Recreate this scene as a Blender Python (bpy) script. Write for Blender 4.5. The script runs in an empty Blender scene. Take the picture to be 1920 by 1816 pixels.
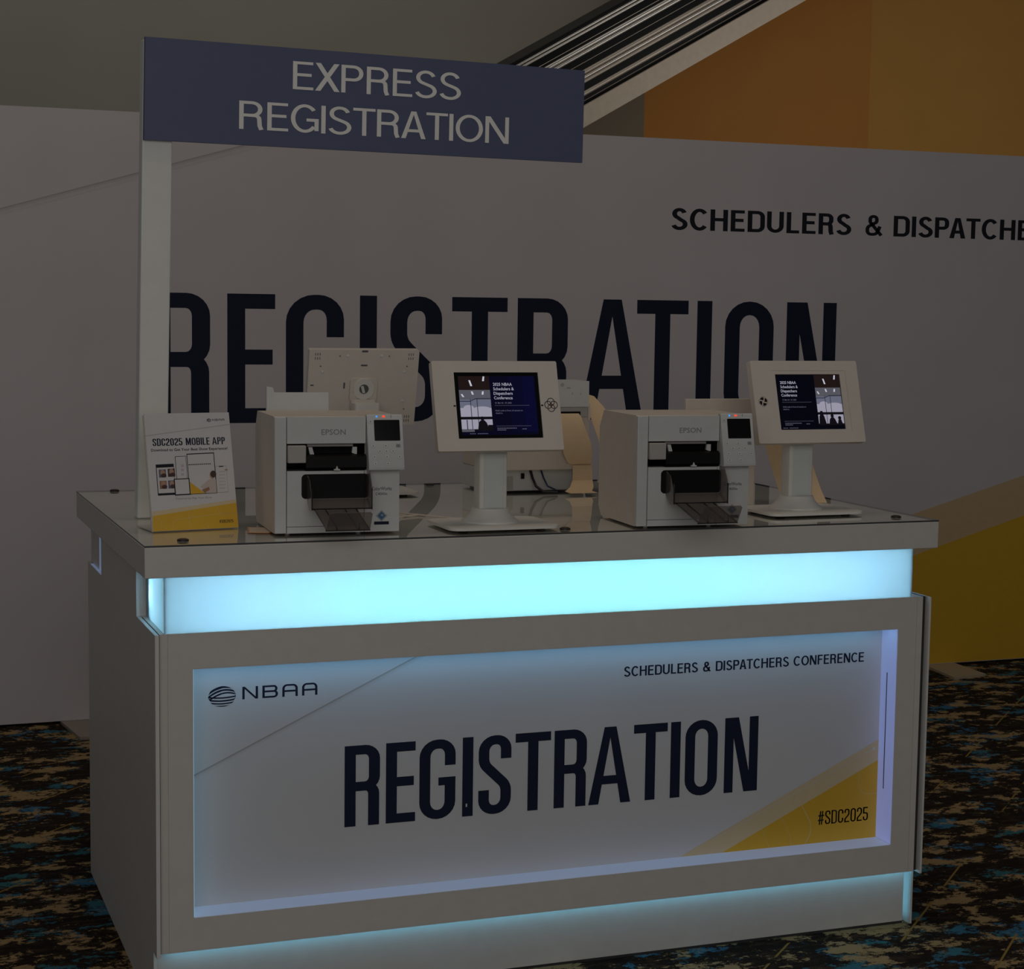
import bpy, math
from math import sin, cos, pi, tan, sqrt, radians
from mathutils import Vector, Matrix

SC = bpy.context.scene
COL = SC.collection

# ------------------------------------------------------------------ camera, world, lights
cam_d = bpy.data.cameras.new('camera')
cam = bpy.data.objects.new('camera', cam_d)
COL.objects.link(cam)
Rr = Vector((0.937407751567456, -0.3479738334702014, 0.013450595574137462))
Rd = Vector((-0.021249409745043225, -0.09571166670934733, -0.9951822644326043))
Rf = Vector((0.3475847664768031, 0.9326057516849074, -0.09711509685674477))
m = Matrix.Identity(4)
for i, v in enumerate((Rr, -Rd, -Rf)):
    for j in range(3):
        m[j][i] = v[j]
m.translation = (-0.62582452, -4.01796346, 1.63818401)
cam.matrix_world = m
cam_d.sensor_width = 36.0
cam_d.lens = 63.3896
cam_d.clip_end = 60
SC.camera = cam
SC.view_settings.view_transform = 'Standard'
SC.view_settings.look = 'None'
SC.view_settings.gamma = 1.0
SC.view_settings.use_curve_mapping = False
SC.view_settings.exposure = 0.0

W = bpy.data.worlds.new('hall_ambient')
SC.world = W
W.use_nodes = True
W.node_tree.nodes['Background'].inputs[0].default_value = (0.98, 0.97, 1.0, 1)
W.node_tree.nodes['Background'].inputs[1].default_value = 0.062


def area(name, loc, aim, sx, sy, power, col):
    d = bpy.data.lights.new(name, 'AREA')
    d.shape = 'RECTANGLE'
    d.size, d.size_y = sx, sy
    d.energy = power
    d.color = col
    o = bpy.data.objects.new(name, d)
    COL.objects.link(o)
    o.location = loc
    o.rotation_euler = (Vector(aim) - Vector(loc)).to_track_quat('-Z', 'Y').to_euler()
    return o


area('lobby_window_light', (-1.1, -6.4, 2.9), (1.0, 1.0, 1.0), 6.0, 3.0, 75, (1.0, 0.95, 0.92))
area('orange_wall_fill', (6.4, 3.9, 2.9), (6.0, 8.2, 2.7), 2.6, 1.6, 23, (1.0, 0.97, 0.93))  # unseen fill lamp added to brighten the orange wall
area('hall_far_light', (2.8, 5.6, 6.4), (3.2, 9.4, 3.4), 3.0, 1.5, 13, (1.0, 0.98, 0.90))
area('counter_ceiling_light', (1.0, 0.1, 5.4), (1.0, 0.3, 1.0), 2.4, 1.2, 22, (1.0, 0.84, 0.66))

# ------------------------------------------------------------------ materials


def mat(name, col, rough=0.5, metal=0.0, emit=None, estr=1.0, spec=0.5, vary=0.05, vscale=30.0, coat=0.0):
    mm = bpy.data.materials.new(name)
    mm.use_nodes = True
    nt = mm.node_tree
    b = nt.nodes['Principled BSDF']
    b.inputs['Roughness'].default_value = rough
    b.inputs['Metallic'].default_value = metal
    b.inputs['Specular IOR Level'].default_value = spec
    b.inputs['Coat Weight'].default_value = coat
    c4 = (col[0], col[1], col[2], 1)
    if emit is not None:
        b.inputs['Base Color'].default_value = c4
        b.inputs['Emission Color'].default_value = (*emit, 1)
        b.inputs['Emission Strength'].default_value = estr
    else:
        tc = nt.nodes.new('ShaderNodeTexCoord')
        n = nt.nodes.new('ShaderNodeTexNoise')
        n.inputs['Scale'].default_value = vscale
        n.inputs['Detail'].default_value = 2
        nt.links.new(tc.outputs['Object'], n.inputs['Vector'])
        mx = nt.nodes.new('ShaderNodeMix')
        mx.data_type = 'RGBA'
        mx.inputs[6].default_value = tuple(min(1, c * (1 - vary)) for c in col) + (1,)
        mx.inputs[7].default_value = tuple(min(1, c * (1 + vary)) for c in col) + (1,)
        nt.links.new(n.outputs['Fac'], mx.inputs[0])
        nt.links.new(mx.outputs[2], b.inputs['Base Color'])
    return mm


MT = {}
MT['laminate'] = mat('white_laminate', (0.62, 0.60, 0.555), 0.45)
MT['laminate_edge'] = mat('white_edge_band', (0.68, 0.68, 0.65), 0.4)
MT['dark_gap'] = mat('dark_gap', (0.03, 0.03, 0.03), 0.8)
MT['post'] = mat('post_enamel', (0.78, 0.79, 0.74), 0.35)
MT['sign_blue'] = mat('sign_blue_print', (0.090, 0.108, 0.195), 0.5)
MT['sign_white'] = mat('sign_white_print', (0.84, 0.84, 0.80), 0.5)
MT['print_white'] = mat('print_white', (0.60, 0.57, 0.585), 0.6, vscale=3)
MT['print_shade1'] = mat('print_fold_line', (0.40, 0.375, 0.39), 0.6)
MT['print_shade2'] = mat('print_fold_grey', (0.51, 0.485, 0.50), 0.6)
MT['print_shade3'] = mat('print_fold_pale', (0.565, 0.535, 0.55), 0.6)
MT['navy'] = mat('navy_ink', (0.009, 0.015, 0.036), 0.6, spec=0.2)
MT['black_ink'] = mat('black_ink', (0.012, 0.014, 0.022), 0.6, spec=0.2)
MT['yellow'] = mat('yellow_ink', (0.66, 0.39, 0.022), 0.55)
MT['band'] = mat('pale_yellow_ink', (0.63, 0.51, 0.30), 0.55)
MT['band_w'] = mat('pale_yellow_ink_wall', (0.60, 0.45, 0.25), 0.55)
MT['line_pale'] = mat('pale_line_ink', (0.68, 0.55, 0.30), 0.55)
MT['graphic'] = mat('graphic_white', (0.60, 0.60, 0.60), 0.55, vscale=3)
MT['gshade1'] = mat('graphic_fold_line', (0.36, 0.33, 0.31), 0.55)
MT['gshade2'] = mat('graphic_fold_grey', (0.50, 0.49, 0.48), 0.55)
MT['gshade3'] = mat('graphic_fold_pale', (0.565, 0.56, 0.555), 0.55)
MT['enclosure'] = mat('powder_coat_white', (0.66, 0.61, 0.54), 0.45)
MT['pedestal'] = mat('pedestal_white', (0.70, 0.69, 0.64), 0.35)
MT['alu'] = mat('pale_aluminium_panel', (0.62, 0.66, 0.63), 0.35)
MT['printer'] = mat('printer_white', (0.60, 0.61, 0.59), 0.45)
MT['printer_side'] = mat('printer_grey_beige', (0.66, 0.585, 0.50), 0.5)
MT['printer_grey'] = mat('printer_grey', (0.42, 0.40, 0.37), 0.5)
MT['black_plastic'] = mat('black_plastic', (0.006, 0.0055, 0.0055), 0.45, spec=0.15)
MT['black_gloss'] = mat('black_glass', (0.008, 0.008, 0.009), 0.12, spec=0.12)
MT['grey_ink'] = mat('grey_ink', (0.26, 0.26, 0.26), 0.5)
MT['dark_ink'] = mat('dark_grey_ink', (0.10, 0.10, 0.11), 0.5)
MT['blue_badge'] = mat('badge_blue', (0.04, 0.13, 0.26), 0.4)
MT['silver_badge'] = mat('badge_silver', (0.30, 0.34, 0.37), 0.35)
MT['paper'] = mat('label_paper', (0.78, 0.58, 0.36), 0.7)
MT['card'] = mat('card_white', (0.60, 0.59, 0.59), 0.5)
MT['acrylic'] = mat('acrylic_edge', (0.55, 0.50, 0.42), 0.2)
MT['brass'] = mat('bronze_cap', (0.10, 0.06, 0.025), 0.35, metal=0.7)
MT['capside'] = mat('dark_cap_side', (0.012, 0.01, 0.01), 0.5)
MT['cable'] = mat('beige_cable', (0.62, 0.55, 0.47), 0.5)
MT['black_cable'] = mat('black_cable', (0.01, 0.01, 0.012), 0.5)
MT['blue_cable'] = mat('blue_cable', (0.015, 0.03, 0.10), 0.5)
MT['steel'] = mat('brushed_steel', (0.50, 0.43, 0.35), 0.38, metal=0.35, vary=0.10, vscale=60)
MT['steel_bright'] = mat('polished_steel', (0.60, 0.56, 0.50), 0.25, metal=0.5)
MT['soffit'] = mat('steel_soffit', (0.50, 0.42, 0.32), 0.5, metal=0.2, vary=0.12, vscale=25)
MT['rubber'] = mat('black_rubber', (0.004, 0.004, 0.004), 0.4, spec=0.15)
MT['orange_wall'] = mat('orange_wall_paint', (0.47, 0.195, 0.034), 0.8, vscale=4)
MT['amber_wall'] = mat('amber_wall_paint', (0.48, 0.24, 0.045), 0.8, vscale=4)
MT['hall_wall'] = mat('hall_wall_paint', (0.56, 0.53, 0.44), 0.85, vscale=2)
MT['under_wall'] = mat('dark_wall_tone', (0.22, 0.18, 0.125), 0.85, vscale=4)  # darker tone given to the wall piece below the escalator
MT['foot'] = mat('foot_plate_paint', (0.42, 0.36, 0.26), 0.5)
MT['foot_w'] = mat('foot_plate_white', (0.32, 0.27, 0.235), 0.5)
MT['hair'] = mat('print_dark_brown', (0.06, 0.03, 0.025), 0.6)
MT['skin'] = mat('print_skin', (0.42, 0.26, 0.18), 0.6)
MT['shirt'] = mat('print_shirt', (0.52, 0.45, 0.41), 0.6)
MT['photo1'] = mat('print_photo_blue', (0.10, 0.12, 0.20), 0.6)
MT['photo2'] = mat('print_photo_brown', (0.30, 0.16, 0.09), 0.6)
MT['lilac'] = mat('print_lilac', (0.50, 0.42, 0.50), 0.6)
MT['red_ink'] = mat('red_ink', (0.22, 0.03, 0.03), 0.5)
MT['slip_orange'] = mat('slip_orange', (0.60, 0.30, 0.12), 0.6)
MT['slip_paper'] = mat('slip_paper', (0.66, 0.56, 0.42), 0.6)
MT['sticker'] = mat('sticker_grey', (0.42, 0.41, 0.37), 0.5)

MT['led_blue'] = mat('blue_indicator', (0, 0, 0), emit=(0.04, 0.35, 1.0), estr=1.0)
MT['led_red'] = mat('red_indicator', (0, 0, 0), emit=(1.0, 0.07, 0.03), estr=0.95)
MT['led_band'] = mat('cyan_led_strip', (0, 0, 0), emit=(0.38, 0.93, 1.0), estr=18)
MT['led_end'] = mat('blue_white_led_strip', (0, 0, 0), emit=(0.40, 0.76, 1.0), estr=19)
MT['led_base'] = mat('base_led_strip', (0, 0, 0), emit=(0.20, 0.62, 0.92), estr=5.0)
MT['led_niche'] = mat('blue_led_strip', (0, 0, 0), emit=(0.22, 0.60, 1.0), estr=5.6)
for nm_, ce_, st_ in (('added_glow_left', (0.28, 0.62, 0.85), 0.42), ('added_glow_right', (0.27, 0.36, 0.95), 0.27), ('added_glow_pale', (0.40, 0.58, 1.0), 0.15)):
    MT[nm_] = mat(nm_, (0.6, 0.6, 0.62), emit=ce_, estr=st_)  # self-glow added to counter faces in place of LED light on them


def scr(name, c, s=1.0):
    MT[name] = mat(name, (0.0, 0.0, 0.0), rough=0.15, emit=c, estr=s, spec=0.12)


scr('scr_navy', (0.0022, 0.0022, 0.011))
scr('scr_blue', (0.0026, 0.0026, 0.022))
scr('scr_black', (0.0014, 0.0014, 0.004))
scr('scr_blend', (0.0024, 0.0024, 0.016))
scr('scr_text', (0.34, 0.34, 0.42))
scr('scr_dim', (0.10, 0.10, 0.15))
scr('scr_ceiling', (0.013, 0.007, 0.007))
scr('scr_soffit', (0.085, 0.085, 0.105))
scr('scr_glass', (0.12, 0.13, 0.18))
scr('scr_sky', (0.30, 0.29, 0.36))
scr('scr_lamp', (0.5, 0.5, 0.58))
scr('scr_line', (0.022, 0.025, 0.045))
scr('scr_fig', (0.005, 0.004, 0.006))

# clear acrylic sheet and smoked tray: transparent with a Fresnel gloss


def glassy(name, tint, rough=0.02, ior=1.5, haze=None):
    mm = bpy.data.materials.new(name)
    mm.use_nodes = True
    nt = mm.node_tree
    nt.nodes.remove(nt.nodes['Principled BSDF'])
    out = nt.nodes['Material Output']
    t = nt.nodes.new('ShaderNodeBsdfTransparent')
    t.inputs[0].default_value = (*tint, 1)
    g = nt.nodes.new('ShaderNodeBsdfGlossy')
    g.inputs['Roughness'].default_value = rough
    g.inputs['Color'].default_value = (1, 1, 1, 1)
    f = nt.nodes.new('ShaderNodeFresnel')
    geo = nt.nodes.new('ShaderNodeNewGeometry')
    io = nt.nodes.new('ShaderNodeMix')
    io.inputs[2].default_value = ior
    io.inputs[3].default_value = 1 / ior          # same reflectance from either side of a thin sheet
    nt.links.new(geo.outputs['Backfacing'], io.inputs[0])
    nt.links.new(io.outputs[0], f.inputs['IOR'])
    mx = nt.nodes.new('ShaderNodeMixShader')
    base = t
    if haze:
        d = nt.nodes.new('ShaderNodeBsdfDiffuse')
        d.inputs[0].default_value = (*haze, 1)
        m0 = nt.nodes.new('ShaderNodeMixShader')
        m0.inputs[0].default_value = 0.3
        nt.links.new(t.outputs[0], m0.inputs[1])
        nt.links.new(d.outputs[0], m0.inputs[2])
        base = m0
    nt.links.new(f.outputs[0], mx.inputs[0])
    nt.links.new(base.outputs[0], mx.inputs[1])
    nt.links.new(g.outputs[0], mx.inputs[2])
    nt.links.new(mx.outputs[0], out.inputs[0])
    return mm


MT['glass_sheet'] = glassy('clear_acrylic_sheet', (0.96, 0.97, 0.96), 0.01)
MT['glass_edge'] = mat('acrylic_sheet_edge', (0.06, 0.065, 0.07), 0.3)
MT['smoked'] = glassy('smoked_plastic', (0.78, 0.74, 0.71), 0.08, haze=(0.22, 0.20, 0.19))
MT['smoked_rib'] = glassy('smoked_plastic_rib', (0.35, 0.33, 0.32), 0.1, haze=(0.04, 0.04, 0.04))

# light band: frosted acrylic, translucent, lit by the strip behind it
mm = bpy.data.materials.new('frosted_acrylic')
mm.use_nodes = True
nt = mm.node_tree
pb = nt.nodes['Principled BSDF']
pb.inputs['Base Color'].default_value = (0.62, 0.66, 0.68, 1)
pb.inputs['Roughness'].default_value = 0.18
tr = nt.nodes.new('ShaderNodeBsdfTranslucent')
tr.inputs[0].default_value = (0.80, 0.86, 0.90, 1)
mx = nt.nodes.new('ShaderNodeMixShader')
mx.inputs[0].default_value = 0.65
nt.links.new(pb.outputs[0], mx.inputs[1])
nt.links.new(tr.outputs[0], mx.inputs[2])
nt.links.new(mx.outputs[0], nt.nodes['Material Output'].inputs[0])
MT['frosted'] = mm

# carpet: dark ground, ragged tan and teal flecks stretched along X, thin ochre diagonal dashes
mm = bpy.data.materials.new('patterned_carpet')
mm.use_nodes = True
nt = mm.node_tree
N = nt.nodes
L = nt.links
pb = N['Principled BSDF']
pb.inputs['Roughness'].default_value = 0.95
pb.inputs['Specular IOR Level'].default_value = 0.1
tc = N.new('ShaderNodeTexCoord')


def nz(scale, mapscale, loc=(0, 0, 0), detail=6.0, rough=0.65, rot=0.0):
    mp = N.new('ShaderNodeMapping')
    mp.inputs['Scale'].default_value = mapscale
    mp.inputs['Location'].default_value = loc
    mp.inputs['Rotation'].default_value = (0, 0, rot)
    L.new(tc.outputs['Object'], mp.inputs[0])
    n = N.new('ShaderNodeTexNoise')
    n.inputs['Scale'].default_value = scale
    n.inputs['Detail'].default_value = detail
    n.inputs['Roughness'].default_value = rough
    L.new(mp.outputs[0], n.inputs['Vector'])
    return n.outputs['Fac']


def step(sock, a, b):
    r = N.new('ShaderNodeMapRange')
    r.inputs[1].default_value = a
    r.inputs[2].default_value = b
    L.new(sock, r.inputs[0])
    return r.outputs[0]


def mixc(fac, c1, c2):
    x = N.new('ShaderNodeMix')
    x.data_type = 'RGBA'
    L.new(fac, x.inputs[0])
    for k, c in ((6, c1), (7, c2)):
        if isinstance(c, tuple):
            x.inputs[k].default_value = (*c, 1)
        else:
            L.new(c, x.inputs[k])
    return x.outputs[2]


def mul(a, b):
    x = N.new('ShaderNodeMath')
    x.operation = 'MULTIPLY'
    L.new(a, x.inputs[0])
    L.new(b, x.inputs[1])
    return x.outputs[0]


tan_f = step(nz(6.2, (1.0, 1.35, 1), (3.1, 0.7, 0), 10, 0.78), 0.533, 0.548)
teal_f = step(nz(5.6, (1.0, 1.35, 1), (9.4, 5.2, 0), 10, 0.78), 0.545, 0.570)
mid_f = step(nz(13.0, (1.0, 2.6, 1), (1.4, 8.2, 0), 8, 0.80), 0.50, 0.60)
blue_f = step(nz(3.1, (1.0, 1.6, 1), (2.4, 15.2, 0), 3, 0.5), 0.45, 0.65)
teal_c = mixc(blue_f, (0.04, 0.16, 0.19), (0.045, 0.16, 0.29))
c = mixc(mid_f, (0.016, 0.011, 0.008), (0.050, 0.032, 0.018))
c = mixc(teal_f, c, teal_c)
c = mixc(tan_f, c, (0.36, 0.25, 0.12))
# diagonal dashes
mp = N.new('ShaderNodeMapping')
mp.inputs['Rotation'].default_value = (0, 0, radians(-44))
mp.inputs['Location'].default_value = (0.1, 0.11, 0)
L.new(tc.outputs['Object'], mp.inputs[0])
sx = N.new('ShaderNodeSeparateXYZ')
L.new(mp.outputs[0], sx.inputs[0])
md = N.new('ShaderNodeMath')
md.operation = 'PINGPONG'
md.inputs[1].default_value = 0.13
L.new(sx.outputs[1], md.inputs[0])
line_f = step(md.outputs[0], 0.0036, 0.0022)
dash_f = step(nz(2.3, (1, 2.4, 1), (4, 2, 0), 2, 0.4, radians(-44)), 0.52, 0.54)
c = mixc(mul(line_f, dash_f), c, (0.30, 0.19, 0.05))
L.new(c, pb.inputs['Base Color'])
bp = N.new('ShaderNodeBump')
bp.inputs['Strength'].default_value = 0.4
bp.inputs['Distance'].default_value = 0.004
L.new(nz(260, (1, 1, 1)), bp.inputs['Height'])
L.new(bp.outputs[0], pb.inputs['Normal'])
MT['carpet'] = mm

# ------------------------------------------------------------------ mesh helpers


class MB:
    def __init__(s):
        s.v, s.f, s.m, s.mats = [], [], [], []

    def mi(s, k):
        if k not in s.mats:
            s.mats.append(k)
        return s.mats.index(k)

    def face(s, pts, k):
        b = len(s.v)
        s.v.extend([tuple(p) for p in pts])
        s.f.append(tuple(range(b, b + len(pts))))
        s.m.append(s.mi(k))

    def mesh(s, vs, fs, k):
        b = len(s.v)
        s.v.extend([tuple(p) for p in vs])
        i = s.mi(k)
        for f in fs:
            s.f.append(tuple(b + q for q in f))
            s.m.append(i)

    def box(s, x0, x1, y0, y1, z0, z1, k):
        vs = [(x, y, z) for z in (z0, z1) for y in (y0, y1) for x in (x0, x1)]
        s.mesh(vs, [(0, 2, 3, 1), (4, 5, 7, 6), (0, 1, 5, 4), (2, 6, 7, 3), (0, 4, 6, 2), (1, 3, 7, 5)], k)

    def prism(s, poly, axis, a, b, k, kcap=None):
        """poly: 2-D outline; axis 'x': (y,z) swept in x; 'y': (x,z); 'z': (x,y)"""
        def P(p, t):
            return {'x': (t, p[0], p[1]), 'y': (p[0], t, p[1]), 'z': (p[0], p[1], t)}[axis]
        n = len(poly)
        area2 = sum(poly[i][0] * poly[(i + 1) % n][1] - poly[(i + 1) % n][0] * poly[i][1] for i in range(n))
        if (area2 < 0) != (axis == 'y'):
            poly = poly[::-1]
        vs = [P(p, a) for p in poly] + [P(p, b) for p in poly]
        fs = [(i, (i + 1) % n, n + (i + 1) % n, n + i) for i in range(n)]
        s.mesh(vs, fs, k)
        s.mesh(vs, [tuple(range(n - 1, -1, -1)), tuple(range(n, 2 * n))], kcap or k)

    def lathe(s, prof, c, k, n=28, cap=True):
        vs, fs = [], []
        for r, z in prof:
            for i in range(n):
                a = 2 * pi * i / n
                vs.append((c[0] + r * cos(a), c[1] + r * sin(a), c[2] + z))
        for j in range(len(prof) - 1):
            for i in range(n):
                q = (i + 1) % n
                fs.append((j * n + i, j * n + q, (j + 1) * n + q, (j + 1) * n + i))
        if cap:
            fs.append(tuple(range(n - 1, -1, -1)))
            t = (len(prof) - 1) * n
            fs.append(tuple(range(t, t + n)))
        s.mesh(vs, fs, k)

    def tube(s, pts, r, k, n=8):
        pts = [Vector(p) for p in pts]
        vs, fs = [], []
        for i, p in enumerate(pts):
            t = (pts[min(i + 1, len(pts) - 1)] - pts[max(i - 1, 0)]).normalized()
            u = t.orthogonal().normalized() if i == 0 else (u - t * u.dot(t)).normalized()
            w = t.cross(u)
            for q in range(n):
                a = 2 * pi * q / n
                vs.append(p + u * (r * cos(a)) + w * (r * sin(a)))
        for i in range(len(pts) - 1):
            for q in range(n):
                e = (q + 1) % n
                fs.append((i * n + q, i * n + e, (i + 1) * n + e, (i + 1) * n + q))
        fs.append(tuple(range(n - 1, -1, -1)))
        t = (len(pts) - 1) * n
        fs.append(tuple(range(t, t + n)))
        s.mesh(vs, fs, k)

    def sheet(s, poly3, thick, k):
        """flat polygon in space given thickness along its normal"""
        P = [Vector(p) for p in poly3]
        n = (P[1] - P[0]).cross(P[2] - P[0]).normalized() * thick
        c = len(P)
        vs = P + [p - n for p in P]
        fs = [tuple(range(c)), tuple(range(2 * c - 1, c - 1, -1))]
        fs += [(i, c + i, c + (i + 1) % c, (i + 1) % c) for i in range(c)]
        s.mesh(vs, fs, k)

    def ribbon(s, path, side, thick, k):
        """strip of paper: path of left-edge points, side = vector to the right edge (or list)"""
        P = [Vector(p) for p in path]
        S = [Vector(q) for q in side] if isinstance(side, list) else [Vector(side)] * len(P)
        vs, fs = [], []
        for i, p in enumerate(P):
            t = (P[min(i + 1, len(P) - 1)] - P[max(i - 1, 0)]).normalized()
            n = t.cross(S[i]).normalized() * thick
            vs += [p, p + S[i], p + S[i] + n, p + n]
        for i in range(len(P) - 1):
            a, b = 4 * i, 4 * i + 4
            for q in range(4):
                e = (q + 1) % 4
                fs.append((a + q, a + e, b + e, b + q))
        fs.append((3, 2, 1, 0))
        t = 4 * (len(P) - 1)
        fs.append((t, t + 1, t + 2, t + 3))
        s.mesh(vs, fs, k)

    def draw(s, polys, fr, k, d=0.0003):
        """2-D polygons printed on plane fr=(origin,ux,uy,normal)"""
        o, ux, uy, n = fr
        for i, poly in enumerate(polys):
            ar = sum(poly[q][0] * poly[(q + 1) % len(poly)][1] - poly[(q + 1) % len(poly)][0] * poly[q][1]
                     for q in range(len(poly)))
            if ar < 0:
                poly = poly[::-1]
            s.face([o + ux * p[0] + uy * p[1] + n * d for p in poly], k)

    def build(s, name, parent=None, loc=(0, 0, 0), rot=(0, 0, 0), bevel=0, seg=2, smooth=True):
        me = bpy.data.meshes.new(name)
        me.from_pydata(s.v, [], s.f)
        for k in s.mats:
            me.materials.append(MT[k])
        me.polygons.foreach_set('material_index', s.m)
        if smooth:
            me.polygons.foreach_set('use_smooth', [True] * len(s.f))
            me.set_sharp_from_angle(angle=radians(35))
        me.update()
        o = bpy.data.objects.new(name, me)
        COL.objects.link(o)
        o.location = loc
        o.rotation_euler = rot
        if parent is not None:
            o.parent = parent
        if bevel:
            b = o.modifiers.new('edge', 'BEVEL')
            b.width = bevel
            b.segments = seg
            b.limit_method = 'ANGLE'
            b.angle_limit = radians(50)
        return o


def frame(o, ux=(1, 0, 0), uy=(0, 0, 1)):
    ux, uy = Vector(ux).normalized(), Vector(uy).normalized()
    return (Vector(o), ux, uy, ux.cross(uy))


def thing(name, label, cat, loc=(0, 0, 0), rotz=0.0, group=None):
    o = bpy.data.objects.new(name, None)
    o.empty_display_size = 0.05
    COL.objects.link(o)
    o.location = loc
    o.rotation_euler = (0, 0, rotz)
    o['label'] = label
    o['category'] = cat
    if group:
        o['group'] = group
    return o


def tag(o, label, cat, group=None):
    o['label'] = label
    o['category'] = cat
    if group:
        o['group'] = group
    return o


def struct(o):
    o['kind'] = 'structure'
    return o


# ------------------------------------------------------------------ 2-D shapes and lettering
def rect(x0, x1, y0, y1):
    return [(x0, y0), (x1, y0), (x1, y1), (x0, y1)]


def rrect(x0, x1, y0, y1, r, n=5):
    pts = []
    for cx, cy, a0 in ((x1 - r, y0 + r, -90), (x1 - r, y1 - r, 0), (x0 + r, y1 - r, 90), (x0 + r, y0 + r, 180)):
        for i in range(n + 1):
            a = radians(a0 + 90 * i / n)
            pts.append((cx + r * cos(a), cy + r * sin(a)))
    return pts


def disc(cx, cy, rx, ry=None, n=20, a0=0.0):
    ry = rx if ry is None else ry
    return [(cx + rx * cos(a0 + 2 * pi * i / n), cy + ry * sin(a0 + 2 * pi * i / n)) for i in range(n)]


def xf(polys, sx=1, sy=1, dx=0, dy=0, shear=0):
    return [[(p[0] * sx + dx + shear * p[1], p[1] * sy + dy) for p in q] for q in polys]


def fillet(pts, rs, closed=False, n=6):
    out = []
    m_ = len(pts)
    for i, p in enumerate(pts):
        r = rs[i] if isinstance(rs, (list, tuple)) else rs
        if (not closed and i in (0, m_ - 1)) or r <= 0:
            out.append(p)
            continue
        a, b, c_ = Vector(pts[i - 1]), Vector(p), Vector(pts[(i + 1) % m_])
        u, v = (a - b).normalized(), (c_ - b).normalized()
        ang = u.angle(v)
        t = min(r / tan(ang / 2), (a - b).length * 0.499, (c_ - b).length * 0.499)
        rr = t * tan(ang / 2)
        cen = b + (u + v).normalized() * (rr / sin(ang / 2))
        s0, s1 = b + u * t - cen, b + v * t - cen
        tot = s0.angle(s1)
        sg = 1 if (s0.x * s1.y - s0.y * s1.x) > 0 else -1
        a0 = math.atan2(s0.y, s0.x)
        for q in range(n + 1):
            w = a0 + sg * tot * q / n
            out.append((cen.x + rr * cos(w), cen.y + rr * sin(w)))
    return out


def band(path, sx, sy, closed=False):
    """stroke a centre line; sx = width of vertical strokes, sy = of horizontal ones"""
    n = len(path)
    Lp, Rp = [], []
    for i in range(n):
        p = Vector(path[i])
        t0 = (p - Vector(path[i - 1])) if (i > 0 or closed) else None
        t1 = (Vector(path[(i + 1) % n]) - p) if (i < n - 1 or closed) else None
        ns = []
        for t in (t0, t1):
            if t is not None and t.length > 1e-9:
                t = t.normalized()
                ns.append(Vector((-t.y, t.x)))
        nn = ns[0] if len(ns) == 1 else (ns[0] + ns[1]).normalized()
        k = 1 / max(0.4, nn.dot(ns[0]))
        off = Vector((nn.x * sx / 2, nn.y * sy / 2)) * k
        Lp.append(tuple(p + off))
        Rp.append(tuple(p - off))
    return [[Lp[i], Rp[i], Rp[(i + 1) % n], Lp[(i + 1) % n]] for i in range(n if closed else n - 1)]


SW, SH = 0.14, 0.115


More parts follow.
